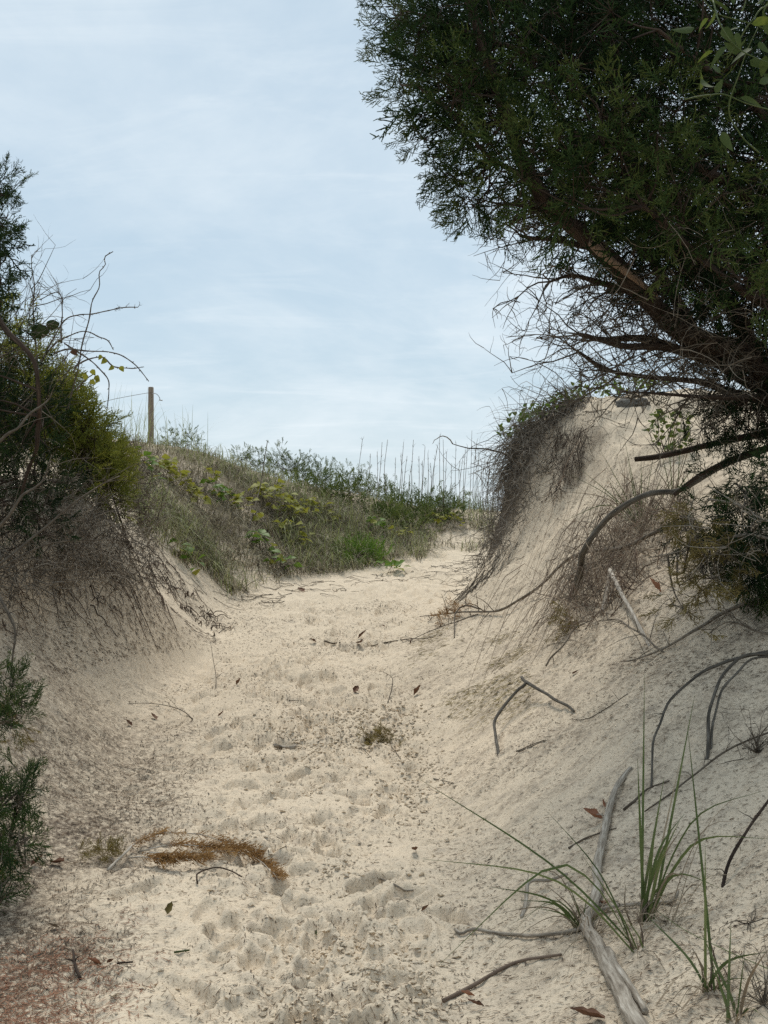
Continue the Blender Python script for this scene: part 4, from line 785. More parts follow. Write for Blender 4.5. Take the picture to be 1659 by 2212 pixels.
leafbush('leafy_bush', [(1395, 905), (1430, 880), (1490, 900), (1490, 960), (1450, 990), (1410, 960)], (b[1]-.35, b[1]), 120, b, 'small bush with glossy oval leaves on the sand below the juniper twigs', lfC[1], M_leaf)
S = empty('grass_stub', on_ground(1290, 890), label='dry upright grass stub near the top of the dune', category='grass'); mb = MB(); g0 = np.array(S.location)
blades(mb, np.repeat(g0[None], 9, 0), rng.uniform(.12, .26, 9), np.full(9, .009), rng.uniform(.05, .3, 9), (.2, .9)); o = mb.build('blades', M_straw); o.parent = S; pin(o)
# two crumbling clods by the crest
for (u, v, s, lab) in ((1352, 878, .10, 'pale lichen-crusted clump on the dune top, left of a pair'), (1385, 873, .075, 'smaller dark crusted clump on the dune top, right of a pair')):
    c = on_ground(u, v); r_ = np.random.default_rng(u); a = np.linspace(0, 2*np.pi, 25)[:-1]; e = np.linspace(-.4, 1.5, 12)
    A, E = np.meshgrid(a, e); rad = s*(1+.28*fbm(A*2.1+u, E*3, 3, 2)); V = np.stack([c[0]+rad*np.cos(A)*np.cos(E)*1.2, c[1]+rad*np.sin(A)*np.cos(E), c[2]+rad*np.sin(E)*.8], -1).reshape(-1, 3)
    F = np.array([[i*24+k, i*24+(k+1) % 24, (i+1)*24+(k+1) % 24, (i+1)*24+k] for i in range(11) for k in range(24)])
    link('lichen_clump', mesh('lichen_clump', V-c, F, True), mat('lichen', [(0, (.05, .045, .04)), (.5, (.14, .13, .115)), (1, (.36, .35, .31))], .95, 45, 1., False), label=lab, category='clump').location = c
# ------------------------------------------------------------------ right bank: limbs, dead grass, sticks
def Z6(px, py): return 877.7+px*.4708, 822.8+py*.4708
def Z8(px, py): return 822.8+px*.5039, 1426.2+py*.5039
def lift(uv, hs): return [on_ground(u, v)+np.array([0, 0, h]) for (u, v), h in zip(uv, hs)]
def twigs(n, L=(.1, .3), r=.003): return [(rng.uniform(.15, .95), norm(rng.normal(0, .7, 3)+[-.4, -.1, .25]), rng.uniform(*L), r) for _ in range(n)]
stick('bent_limb', [on_ground(1232, 1290, -.05)]+A_((1262, 1195, 8.8), (1300, 1130, 8.6), (1345, 1090, 8.4), (1400, 1066, 8.3), (1460, 1062, 8.3), (1500, 1042, 8.2), (1580, 1000, 8.1), (1700, 955, 8.0)), .030, .014, M_arch, 'thick grey limb arching out of the slope through the grass clump', 'limb', None, 40, 9, .02, 3, twigs(8), .6)
stick('fallen_limb', A_((1372, 992, 9.0), (1420, 987, 8.9), (1480, 975, 8.7), (1560, 955, 8.5), (1700, 925, 8.3)), .020, .026, M_bark, 'blackish straight branch held out over the upper sand slope', 'branch', None, 26, 7, .008, 4, [], .2)
stick('fallen_limb', A_((1456, 1070, 8.2), (1540, 1010, 8.1), (1620, 975, 8.0), (1720, 950, 7.9)), .014, .02, M_bark, 'dark branch running up beside the arching limb', 'branch', None, 22, 6, .012, 5, twigs(4), .4)
stick('fallen_branch', lift([Z6(*p) for p in ((1300, 780), (1130, 815), (1000, 855), (760, 880), (620, 985), (520, 1040), (430, 1080), (330, 1078), (180, 1090), (60, 1090))], [.22, .2, .16, .14, .08, .06, .05, .05, .04, .03]), .018, .005, M_dead, 'long bare fallen branch reaching down the slope to the path', 'branch', None, 44, 6, .015, 6, twigs(16, (.12, .4), .005), .55)
stick('fallen_branch', lift([Z6(*p) for p in ((340, 1075), (270, 1080), (225, 1110), (222, 1180))], [.06, .10, .09, .0]), .009, .005, M_dead, 'hooked branch end standing on the slope where the sand meets the path', 'branch', None, 18, 6, .006, 8, twigs(3), .4)
stick('fallen_branch', lift([Z6(*p) for p in ((330, 1085), (200, 1130), (90, 1170), (10, 1205))], [.03, .03, .02, .02]), .006, .003, M_dead, 'thin twiggy branch lying on the path edge under the hooked end', 'branch', None, 20, 5, .01, 9, twigs(9, (.06, .2), .003), .4)
stick('fallen_branch', lift([Z6(*p) for p in ((1659, 1010), (1480, 1080), (1360, 1150), (1260, 1210), (1100, 1285), (1000, 1310))], [.03]*6), .014, .004, M_dead, 'long thin branch lying diagonally across the shaded slope', 'branch', None, 34, 6, .012, 10, twigs(9, (.08, .25), .003), .75)
o = stick('broken_stick', lift([Z6(*p) for p in ((1125, 1220), (1060, 1130), (990, 1045), (935, 972))], [-.02, .03, .10, .17]), .011, .017, M_grey, 'pale grey snapped stick planted in the slope, bent in a sharp V', 'stick', None, 22, 9, .004, 11, [], .75)
stick('broken_stick', lift([Z6(*p) for p in ((935, 980), (915, 1040), (898, 1075))], [.16, .05, .01]), .016, .018, M_grey, 'short pale end of the snapped stick leaning under its bend', 'stick', None, 10, 9, .004, 12, [], .6)
# dead grass thatch and the green blades that stand in it
DG = [(1345, 1075), (1430, 1090), (1500, 1090), (1480, 1160), (1400, 1250), (1330, 1330), (1230, 1380), (1200, 1350), (1250, 1260), (1290, 1170)]
def arc_blade(b, t, k=9, arch=.25): m = (b+t)/2+np.array([0, 0, arch*np.linalg.norm(t-b)]); return smooth_line([b, m, t], k)
mb = MB(); q = sample_poly(DG, 600); g = ground_pts(q); P = []
for b in g:
    t = b+np.array([rng.normal(-.2, .28), rng.normal(-.15, .22), 0]); t[2] = ground_z(t[0], t[1])+rng.uniform(-.0, .16); P.append(arc_blade(b, t, 7, rng.uniform(.1, .8)))
P = np.array(P); mb.add(ribbons(P, np.tile(np.linspace(.008, .003, 7), (len(P), 1)), norm(np.cross(P[:, -1]-P[:, 0], rng.normal(size=(len(P), 3)))), rng.uniform(.1, 1.0, len(P))))
mb.build('dead_grass_thatch', M_brush, kind='stuff', label='brown thatch of dead grass draped down the right bank', category='grass')
mb = MB(); q = sample_poly(DG+[(1180, 1390)], 230); g = ground_pts(q); fan(mb, g+[0, 0, .04], rng.normal(0, .6, (len(g), 3))+np.array([-.5, -.2, .3]), rng.uniform(.15, .45, len(g)), rng.uniform(.002, .004, len(g)), 1, 3, .6, -.08, (.1, .9), 7, .45)
q = sample_poly([(1480, 1150), (1659, 1280), (1659, 1330), (1500, 1340), (1430, 1290)], 60); g = ground_pts(q); fan(mb, g+[0, 0, .04], rng.normal(0, .7, (len(g), 3))+np.array([-.4, -.2, .1]), rng.uniform(.15, .45, len(g)), rng.uniform(.002, .004, len(g)), 1, 3, .6, -.05, (.1, .9), 7, .45)
mb.build('dry_twig_tangle', M_dead, kind='stuff', label='loose dry twigs among the dead grass on the right bank', category='twigs')
def tuft(name, base, tips, m, lab, w=.007, group=None, cat='grass', k=12, stubs=0):
    """tips: (u, v, distance offset, arch)"""
    S = empty(name, base, label=lab, category=cat)
    if group: S['group'] = group
    for j, (u, v, dy, ar) in enumerate(tips):
        b = np.array(base)+rng.normal(0, .012, 3)*[1, 1, 0]; t = at(u, v, base[1]+dy); t[2] = max(t[2], float(ground_z(t[0], t[1]))+.01)
        mid = b*.5+t*.5+np.array([0, 0, ar*np.linalg.norm(t-b)]); P = smooth_line([b-[0, 0, .02], b*.75+t*.25+np.array([0, 0, ar*.85*np.linalg.norm(t-b)]), mid, t], k)[None]
        wd = w*1.12*rng.uniform(.7, 1.25)*np.interp(np.linspace(0, 1, k), [0, .15, .6, 1], [.7, 1, .8, .08])[None]
        sd = norm(np.cross(P[0, -1]-P[0, 0], [rng.normal(0, .3), 1, rng.normal(0, .3)]))[None]
        V, F, r = ribbons(P, wd, sd, rng.uniform(.2, .9)); V = V.reshape(k, 2, 3); c = V.mean(1, keepdims=True)+np.array([0, -.0022, 0])*1.0
        V = np.concatenate([V[:, :1], c, V[:, 1:]], 1).reshape(-1, 3); F = np.array([[i*3+a, i*3+a+1, i*3+a+4, i*3+a+3] for i in range(k-1) for a in (0, 1)])
        o = link('blade', mesh('blade', V, F, True, rnd=np.full(len(V), rng.uniform(.15, .95))), m[j % len(m)], S); pin(o)
    if name == 'grass_tuft':
        mbd = MB(); nd = 16; a = rng.uniform(0, 6.28, nd); b = np.array(base)+np.stack([np.cos(a), np.sin(a), 0*a], 1)*rng.uniform(.0, .03, nd)[:, None]; L = rng.uniform(.06, .22, nd); t = b+np.stack([np.cos(a), np.sin(a), 0*a], 1)*L[:, None]; t[:, 2] = ground_z(t[:, 0], t[:, 1])+.006
        P = np.array([smooth_line([p_, (p_+q_)/2+[0, 0, h_], q_], 7) for p_, q_, h_ in zip(b, t, rng.uniform(.01, .07, nd))]); mbd.add(ribbons(P, np.tile(np.linspace(.004, .0015, 7), (nd, 1)), norm(np.cross(P[:, -1]-P[:, 0], rng.normal(0, .4, (nd, 3))+[0, 0, 1.])), rng.uniform(0, 1, nd))); o = mbd.build('dead_blades', M_straw, kind='stuff'); o.parent = S; pin(o)
    for j in range(stubs):
        mbs = MB(); b = np.array(base)+rng.normal(0, .02, 3)*[1, 1, 0]; limb(mbs, [b-[0, 0, .03], b+[rng.normal(0, .01), 0, .04], b+[rng.normal(0, .025), 0, rng.uniform(.05, .15)]], .0042, .0012, 6, 5, .002, .5, j); o = mbs.build('sheath', M_straw if j % 2 else M_brush); o.parent = S; pin(o)
    return S
GG = [M_grass, M_grass, M_grass, M_straw]
b = on_ground(1385, 1150); tuft('grass_clump', b, [(1250, 1010, 0, .05), (1290, 960, 0, .05), (1330, 975, 0, .04), (1355, 990, -.05, .02), (1385, 985, 0, .0), (1190, 1060, -.1, .15), (1220, 1020, -.1, .1), (1310, 1030, 0, .03), (1395, 1010, 0, 0), (1420, 940, 0, .0), (1440, 1000, .1, .0), (1270, 1060, -.1, .12), (1465, 1020, .1, .02), (1345, 930, 0, 0), (1480, 985, .1, 0), (1210, 1130, -.2, .25), (1230, 1200, -.2, .3)], [M_grass, M_grass, M_straw], 'clump of green blades standing in the dead grass on the right bank', .008, None, stubs=3)
b = on_ground(1455, 1085); tuft('grass_clump', b, [(1440, 900, 0, 0), (1458, 830, 0, 0), (1470, 920, 0, .0), (1485, 960, 0, 0), (1425, 960, 0, .03), (1500, 930, 0, .0), (1510, 990, 0, .03), (1405, 1000, 0, .08)], [M_grass, M_straw], 'sparse upright blades beside the arching limb, higher on the right bank', .008)
S = empty('juniper_sprig', on_ground(1215, 1375), label='greenish-brown juniper sprig at the lower end of the dead grass', category='sprig'); fo = MB(); n = 26
sprays(fo, np.repeat(np.array(S.location)[None], n, 0)+rng.normal(0, .07, (n, 3))+[.05, 0, .10], rng.normal(0, .6, (n, 3))+np.array([-.5, -.2, -.2]), rng.uniform(.08, .15, n), rng.uniform(.2, .9, n)); o = fo.build('foliage', M_och); o.parent = S; pin(o)
# sticks on the shaded sand
stick('forked_stick', lift([Z8(*p) for p in ((505, 410), (492, 360), (490, 325), (540, 262), (590, 215), (625, 185), (604, 163))], [-.01, .05, .09, .12, .13, .13, .14]), .009, .010, M_arch, 'grey forked stick standing bent on the right slope', 'stick', None, 30, 8, .008, 21, [], .45)
stick('forked_stick', lift([Z8(*p) for p in ((622, 182), (680, 188), (740, 205), (800, 222), (826, 230))], [.13, .09, .05, .025, .01]), .011, .008, M_arch, 'grey arm of the forked stick reaching down to the sand', 'stick', None, 20, 8, .007, 22, twigs(1, (.03, .04), .003), .5)
stick('arching_root', lift([Z8(*p) for p in ((1155, 560), (1165, 460), (1180, 370), (1225, 300), (1350, 180), (1450, 130), (1550, 90), (1680, 45))], [-.02, .04, .07, .10, .13, .13, .12, .10]), .0045, .009, M_arch, 'long thin root arching over the slope to the right edge', 'root', None, 36, 7, .014, 23, twigs(3, (.04, .1), .002), .35)
stick('arching_root', lift([Z8(*p) for p in ((1390, 435), (1398, 370), (1410, 300), (1450, 210), (1500, 150), (1560, 100), (1680, 75))], [-.02, .05, .09, .12, .13, .13, .11]), .0085, .008, M_arch, 'thick dark root arching down into the sand near the right edge', 'root', None, 30, 8, .012, 24, twigs(2, (.04, .1), .002), .3)
stick('arching_root', lift([Z8(*p) for p in ((1415, 395), (1425, 320), (1465, 215), (1530, 140), (1590, 95), (1690, 70))], [-.02, .05, .09, .11, .11, .09]), .006, .006, M_arch, 'thinner root arching right behind the thick dark one', 'root', None, 26, 7, .012, 25, [], .5)
stick('driftwood_log', lift([Z8(*p) for p in ((1072, 465), (1040, 510), (1000, 590), (978, 680), (960, 760), (940, 880), (915, 1020), (893, 1100), (885, 1160), (945, 1290), (1015, 1430), (1085, 1565), (1150, 1690))], [.0, .012, .016, .018, .02, .022, .024, .025, .025, .024, .022, .02, .018]), .012, .026, M_grey, 'long pale weathered log lying down the right foreground slope', 'log', None, 70, 14, .012, 26, twigs(3, (.03, .06), .004), .5)
stick('driftwood_branch', lift([Z8(*p) for p in ((972, 1270), (1005, 1325), (1060, 1400), (1100, 1470), (1132, 1525))], [.02, .015, .015, .014, .008]), .013, .010, M_grey, 'grey side branch lying along the lower end of the log', 'branch', None, 22, 9, .004, 27, [], .55)
stick('stick', lift([Z8(*p) for p in ((318, 1168), (345, 1188), (400, 1175), (560, 1190), (680, 1192), (800, 1180), (880, 1165)) ], [.01]*7), .006, .008, M_grey, 'thin pale stick lying on the sand left of the log', 'stick', None, 30, 6, .003, 28, [], .35)
stick('stick', lift([Z8(*p) for p in ((268, 1476), (360, 1425), (450, 1370), (530, 1330), (620, 1303), (700, 1288), (772, 1275))], [.008]*7), .008, .005, M_root, 'reddish-brown stick lying near the bottom left of the log', 'stick', None, 30, 7, .003, 29, twigs(2, (.03, .05), .002), 1.0)
stick('stick', lift([Z8(*p) for p in ((605, 1105), (625, 1050), (640, 1010), (720, 985), (800, 952))], [.0, .03, .05, .035, .03]), .009, .006, M_grey, 'crooked pale stick beside the low grass tuft', 'stick', None, 22, 7, .003, 30, twigs(2, (.03, .06), .003), .45)
stick('stick', lift([Z8(*p) for p in ((950, 1085), (1060, 1065), (1160, 1055), (1250, 1052), (1272, 1030))], [.01, .012, .012, .015, .03]), .007, .007, M_grey, 'pale stick lying behind the tall grass tuft', 'stick', None, 20, 7, .003, 31, twigs(2, (.04, .08), .003), .4)
stick('twig', lift([Z8(*p) for p in ((1460, 988), (1500, 912), (1570, 832), (1620, 775), (1690, 700))], [-.01, .05, .08, .10, .12]), .007, .005, M_bark, 'black twig leaning out to the right edge beside the grass', 'twig', None, 22, 6, .004, 32, twigs(3, (.03, .08), .002), .1)
stick('twig', lift([Z8(*p) for p in ((1130, 662), (1240, 590), (1350, 505), (1450, 430), (1560, 370), (1660, 330))], [.01, .015, .015, .02, .02, .02]), .0035, .005, M_dead, 'long thin twig lying diagonally above the tall grass', 'twig', None, 28, 5, .004, 33, twigs(5, (.03, .12), .002), .3)
stick('twig', lift([Z8(*p) for p in ((1040, 650), (1090, 610), (1150, 555), (1240, 530))], [.008]*4), .006, .003, M_dead, 'short dark twig lying by the upper end of the log', 'twig', None, 16, 5, .003, 34, [], .2)
stick('twig', lift([Z8(*p) for p in ((805, 815), (870, 780), (930, 750), (1010, 728))], [.006]*4), .005, .003, M_dead, 'thin dark twig crossing under the log', 'twig', None, 16, 5, .003, 35, [], .4)
stick('twig', lift([Z8(*p) for p in ((1060, 150), (900, 250), (820, 262))], [.008]*3), .003, .002, M_dead, 'thin twig lying to the right of the forked stick', 'twig', None, 16, 4, .006, 36, twigs(3, (.05, .1), .0015), .3)
stick('twig', lift([Z8(*p) for p in ((590, 400), (650, 375), (710, 352))], [.006]*3), .003, .002, M_dead, 'short twig lying below the forked stick', 'twig', None, 12, 4, .004, 37, [], .4)
stick('stick', lift([Z8(*p) for p in ((0, 958), (60, 975), (100, 1000), (140, 1008))], [.008]*4), .006, .004, M_grey, 'small curved stick on the path floor', 'stick', None, 16, 6, .003, 38, twigs(1, (.04, .06), .002), .3)
S = empty('dry_weed', on_ground(*Z8(1610, 400)), label='tangled dead weed at the right edge under the arching roots', category='weed'); mb = MB(); n = 26; b = np.array(S.location)
fan(mb, np.repeat(b[None], n, 0), rng.normal(0, .8, (n, 3))+np.array([0, 0, .7]), rng.uniform(.08, .22, n), np.full(n, .003), 2, 2, .7, 0, (0, .7), 6, .4); o = mb.build('stems', M_dead); o.parent = S; pin(o)
S = empty('dry_weed', on_ground(*Z8(1585, 1130)), label='small curled dead weed on the sand right of the tall grass', category='weed'); mb = MB(); n = 16; b = np.array(S.location)
fan(mb, np.repeat(b[None], n, 0), rng.normal(0, .8, (n, 3))+np.array([0, 0, .2]), rng.uniform(.06, .14, n), np.full(n, .002), 1, 2, .7, -.1, (0, .7), 7, .6); o = mb.build('stems', M_dead); o.parent = S; pin(o)
S = empty('dry_weed', on_ground(*Z8(1640, 1480)), label='dead grey weed in the bottom right corner', category='weed'); mb = MB(); n = 26; b = np.array(S.location)
fan(mb, np.repeat(b[None], n, 0), rng.normal(0, .6, (n, 3))+np.array([0, 0, .8]), rng.uniform(.10, .24, n), np.full(n, .0018), 2, 2, .6, 0, (.1, .9), 6, .35); o = mb.build('stems', M_dead); o.parent = S; pin(o)
for k, (pts, lab) in enumerate([(((1180, 1270), (1060, 1230), (980, 1150), (880, 1130)), 'thin branch fallen among the dead grass below the arching limb'), (((700, 1010), (800, 900), (950, 830), (1100, 800)), 'pale branch leaning through the upper dead grass'), (((1659, 1190), (1500, 1195), (1380, 1235)), 'fine bare branch lying right of the snapped stick'), (((640, 1330), (760, 1230), (860, 1140)), 'slender branch on the slope below the dead grass')]):
    stick('fallen_branch', lift([Z6(*p) for p in pts], [.03, .10, .08, .04][:len(pts)]), .007, .003, M_dead, lab, 'branch', None, 22, 5, .015, 140+k, twigs(8, (.1, .3), .003), .6)
# beach grass tufts round the log
z = lambda *L: [(*Z8(a, b), c, d) for a, b, c, d in L]
b = on_ground(*Z8(1125, 1120)); tuft('grass_tuft', b, z((1130, 60, .15, 0), (1100, 420, 0, -.06), (1345, 150, .2, .0), (1285, 420, .1, .02), (1215, 500, .1, .0), (1300, 660, .05, .22), (1280, 690, -.1, .15), (1300, 705, 0, .12), (1265, 880, -.05, .1), (1659, 765, -.1, .28), (1640, 560, .1, .25), (1390, 1000, -.15, .45), (1460, 980, -.1, .35), (1250, 720, -.1, .08), (1180, 690, 0, .0)), GG, 'tallest green grass tuft, standing right of the log', .009, None, stubs=7)
b = on_ground(*Z8(1105, 1235)); tuft('grass_tuft', b, z((150, 500, .3, .05), (705, 640, .1, .12), (180, 852, -.05, .14), (860, 830, 0, .03), (1040, 1090, 0, .05), (245, 1310, -.35, .35)), [M_grass], 'grass with long blades sweeping left across the log', .007, None, stubs=3)
b = on_ground(*Z8(868, 1150)); tuft('grass_tuft', b, z((455, 970, 0, .12), (480, 1090, -.05, .15), (560, 1130, -.1, .25), (600, 1030, 0, .18), (690, 950, .05, .1), (800, 950, 0, .05), (880, 1020, 0, 0), (1180, 1100, -.1, .12), (1060, 1060, 0, .12), (650, 1060, -.1, .1), (740, 1010, 0, .06), (500, 1230, -.2, .3)), [M_grass, M_straw, M_grass], 'low spreading grass tuft tucked against the left side of the log', .007, None, stubs=4)
b = on_ground(*Z8(1420, 1415)); S4 = tuft('grass_tuft', b, z((1315, 290, .15, .0), (1390, 790, 0, -.02), (1659, 1250, -.1, .15), (1130, 1085, .2, .06), (1659, 1380, -.15, .1)), [M_grass], 'tall single-stemmed grass near the bottom right with a brown sheath', .008, None, stubs=5)
b = on_ground(*Z8(1515, 1545)); tuft('grass_tuft', b, z((1372, 1165, .15, .0), (1420, 1290, .05, .0), (1560, 1250, 0, 0), (1659, 1240, -.1, .12), (1500, 1130, .1, 0), (1659, 1540, -.1, .2)), GG, 'grass cut off by the bottom edge near the right corner', .008)
tuft('grass_tuft', on_ground(*Z8(1240, 1130)), z((1640, 1040, 0, .3), (1500, 1070, -.1, .5), (1330, 1290, -.25, .5), (1120, 1210, -.2, .4), (1600, 520, .2, .2), (1630, 700, .1, .35)), [M_straw], 'dry straw blades curling right of the tall green tuft', .004)
tuft('grass_tuft', on_ground(*Z8(905, 1180)), z((560, 920, 0, .35), (850, 1350, -.3, .3), (780, 1490, -.4, .25), (900, 1460, -.35, .4), (1110, 1310, -.2, .4), (490, 1250, -.2, .2)), [M_straw], 'dry straw blades curling over the middle of the log', .004)
# single long blades lying across the right slope
for k, (pts, lab) in enumerate([(((1659, 1380), (1480, 1290), (1300, 1195), (1180, 1110)), 'long green blade lying across the sand in front of the tall tuft'), (((1290, 1555), (1380, 1430), (1480, 1370), (1659, 1310)), 'pale straw stem lying near the bottom right'), (((1180, 1530), (1260, 1420), (1330, 1365)), 'short pale straw stem right of the log end')]):
    P = smooth_line(lift([Z8(*p) for p in pts], [.03]*len(pts)), 16)[None]; mb = MB(); mb.add(ribbons(P, np.linspace(.007, .003, 16)[None], norm(np.cross(P[0, -1]-P[0, 0], [0, 0, 1.]))[None], .5)); mb.build('loose_blade', M_grass if k == 0 else M_straw, origin=P[0, 0], label=lab, category='blade')
# ------------------------------------------------------------------ dead leaves
def curled(name, L, Wd, curl, seed):
    r = np.random.default_rng(seed); n, m = 9, 7; V = []
    for i in range(n):
        t = i/(n-1); w = math.sin(math.pi*min(max(t, .03), .97)**.8)*Wd/2*(1+.18*math.cos(t*13+seed))
        for j in range(m):
            s = j/(m-1)*2-1; a = s*curl; V.append([t*L, (math.sin(a)/curl)*w, (1-math.cos(a))/curl*w*1.1+.25*L*(t-.4)**2+r.normal(0, .0012)])
    F = [[i*m+j, i*m+j+1, (i+1)*m+j+1, (i+1)*m+j] for i in range(n-1) for j in range(m-1)]; return mesh(name, np.array(V), np.array(F), True)
LEAVES = [curled('leaf', .075, .045, 1.5, 1), curled('leaf', .06, .03, 2.4, 2), curled('leaf', .09, .06, 1.0, 3)]
def Z7(px, py): return px*.496, 1426.2+py*.496
def ZL(px, py): return 603.4+px*.3968, 1261.7+py*.3968
for k, (uv, s, m, up, lab) in enumerate([
  (Z8(945, 690), 1.25, M_red, .5, 'russet curled leaf against the upper part of the log'), (Z8(962, 640), .9, M_red, .6, 'smaller russet leaf just above the curled one by the log'),
  (Z8(960, 1552), 1.15, M_brown, .2, 'large dark brown leaf at the bottom edge beside the log'), (Z8(400, 1455), .7, M_red, .4, 'reddish leaf in the litter at the bottom, left of the log'), (Z8(440, 1495), .9, M_brown, .3, 'dark leaf under the reddish one at the bottom'),
  (Z8(150, 825), .6, M_brown, .5, 'small curled dark leaf on the sand at mid path'), (Z8(175, 1085), .55, M_brown, .5, 'small dark leaf on the path floor left of the low tuft'), (Z8(340, 680), .5, M_brown, .6, 'tiny dark upright leaf below the forked stick'), (Z8(822, 65), .6, M_brown, .6, 'tiny dark leaf on the slope above the forked stick'), (Z8(945, 1055), .7, M_red, .3, 'orange leaf fragment tucked beside the log'),
  (ZL(430, 300), 1.9, M_brown, .9, 'dark curled leaf standing upright in the middle of the path'), (ZL(432, 325), 1.5, M_brown, .2, 'dark leaf lying under the upright one in mid path'), (ZL(735, 610), 1.3, M_brown, 1.4, 'small brown leaf standing on edge beside the path'), (ZL(710, 330), 1.2, M_brown, .7, 'dark little leaf by the thin branch on the path edge'), (ZL(405, 595), 1., M_brown, .5, 'brown leaf half buried in the trodden sand'), (ZL(200, 320), 1., M_brown, .5, 'dark leaf on the pale sand left of the upright leaf'),
  (ZL(575, 235), .9, M_brown, .4, 'dark speck of a leaf on the pale far sand'), (ZL(135, 45), 1.6, M_brown, .3, 'dark folded leaf on the pale sand near the far weeds'), (Z6(1165, 975), 1.6, M_red, 1.2, 'red-brown leaf upright in the shade below the low juniper'),
  (Z7(950, 250), 1.0, M_brown, .9, 'dark leaf standing near the upright twig'), (Z7(680, 262), .9, M_brown, .5, 'dark leaf on the sand under the thin twig'), (Z7(1030, 110), 1.0, M_brown, 1.2, 'pale brown leaf leaning beside the upright twig'), (Z7(135, 905), 1.2, M_brown, .5, 'dark leaf under the browned juniper bough'), (Z7(225, 890), 1.1, M_brown, .2, 'dark leaf lying right of the one under the bough'), (Z7(440, 1335), .8, M_red, .6, 'reddish leaf on the sand in the lower left'), (Z7(468, 1330), .8, M_brown, .5, 'brown leaf touching the reddish one in the lower left'), (Z7(730, 1115), .6, M_och, .9, 'greenish folded leaf on the sand in the lower left'), (Z7(258, 1172), .6, M_straw, .3, 'pale chip of leaf in the needle litter'), (Z7(1375, 1215), .6, M_leafd, .2, 'small dark green leaf on the trodden sand near the bottom'), (Z7(575, 290), .7, M_brown, .9, 'tiny dark leaf left of the thin twig'), (Z7(1320, 790), .6, M_brown, .3, 'brown leaf scrap in a footprint at mid path'), (Z7(1580, 1270), .6, M_brown, .2, 'dark leaf scrap near the bottom of the path')]):
    p = on_ground(*uv); o = link('dead_leaf', LEAVES[k % 3], None, None, label=lab, category='leaf', group='dead leaves on the sand'); o.data = LEAVES[k % 3].copy(); o.data.materials.clear(); o.data.materials.append(m)
    a = rng.uniform(0, 6.28); place(o, p+[0, 0, .006], (math.cos(a), math.sin(a), up), rng.uniform(-.5, .5), s)
# ------------------------------------------------------------------ things on the path floor, left side
S = empty('dried_juniper_twig', on_ground(*Z7(470, 925)), label='dead juniper twig with rusty brown needles on the left sand', category='twig'); mb = MB(); fo = MB()
mains = [[(470, 925), (540, 880), (600, 838), (720, 802), (880, 795), (975, 815)], [(600, 845), (700, 848), (800, 850), (950, 862), (1140, 860)], [(640, 850), (760, 880), (880, 890), (1000, 885), (1110, 893), (1200, 965)], [(560, 870), (640, 900), (740, 912), (860, 905)]]
for k, pts in enumerate(mains):
    P = limb(mb, lift([Z7(*p) for p in pts], [.01, .04, .05, .05, .035, .02][:len(pts)]), .007 if k == 0 else .004, .002, 24, 5, .004, .8, 50+k)
    n = 30 if k else 16; i = rng.integers(5, 24, n); d = norm(P[i]-P[i-2])*1.6+rng.normal(0, .3, (n, 3))*[1, 1, .4]+np.array([.6, 0, -.1]); sprays(fo, P[i]+[0, 0, .004], d, rng.uniform(.06, .12, n), rng.uniform(.1, .9, n))
o = mb.build('stem', M_grey); o.parent = S; pin(o); o = fo.build('needles', M_dry); o.parent = S; pin(o)
def sprigs(name, uv, n, sig, scl, m, lab, d0=(0, 0, .4)):
    S = empty(name, on_ground(*uv), label=lab, category='sprig'); fo = MB(); b = np.array(S.location); p = b+rng.normal(0, 1, (n, 3))*[sig, sig*.7, .0]; p[:, 2] = ground_z(p[:, 0], p[:, 1])+rng.uniform(.01, .05, n)
    sprays(fo, p, rng.normal(0, .6, (n, 3))+np.array(d0), rng.uniform(*scl, n), rng.uniform(.1, .9, n)); o = fo.build('foliage', m); o.parent = S; pin(o)
sprigs('dry_sprig', Z7(450, 880), 34, .06, (.05, .09), M_och, 'clump of ochre dry sprigs at the base of the dead juniper twig')
sprigs('dry_sprig', ZL(560, 845), 44, .065, (.06, .11), M_och, 'olive-brown clump of dry sprigs lying in the middle of the path', (-.6, 0, .1))
sprigs('dry_sprig', ZL(950, 185), 26, .10, (.08, .15), M_dry, 'orange-brown dry sprig under the tip of the long fallen branch', (-.5, 0, .1))
stick('upright_twig', lift([Z7(*p) for p in ((938, 158), (940, 110), (930, 65), (916, 8))], [0, .06, .12, .19]), .004, .002, M_dead, 'small dark twig standing upright in the sand', 'twig', None, 14, 5, .003, 60, [(.35, (.8, 0, .5), .10, .002), (.55, (.7, 0, .6), .08, .002), (.05, (1, -.1, .05), .16, .0025)], .2)
stick('twig', lift([Z7(*p) for p in ((840, 262), (760, 215), (650, 200), (560, 195))], [.008, .015, .02, .01]), .004, .002, M_dead, 'thin twig lying among dark leaves left of the upright twig', 'twig', None, 18, 5, .005, 61, twigs(5, (.06, .14), .002), .3)
stick('wood_chip', lift([Z7(*p) for p in ((1195, 378), (1230, 385), (1270, 388), (1290, 382))], [.012]*4), .012, .012, M_grey, 'short pale piece of wood lying on the trodden path', 'wood', None, 10, 7, .002, 62, [], .5)
stick('twig', lift([Z7(*p) for p in ((350, 1395), (330, 1355), (318, 1320))], [.005, .015, .04]), .006, .004, M_bark, 'dark Y-shaped twig in the lower left', 'twig', None, 10, 6, .002, 63, [(.6, (-.8, 0, .1), .05, .004), (.6, (.6, 0, .6), .03, .003)], .3)
stick('twig', lift([Z7(*p) for p in ((860, 985), (862, 960), (940, 925), (1000, 930), (1050, 955))], [.01, .03, .02, .015, .01]), .004, .003, M_root, 'curved dark twig below the dead juniper twig', 'twig', None, 16, 5, .003, 64, [], .3)
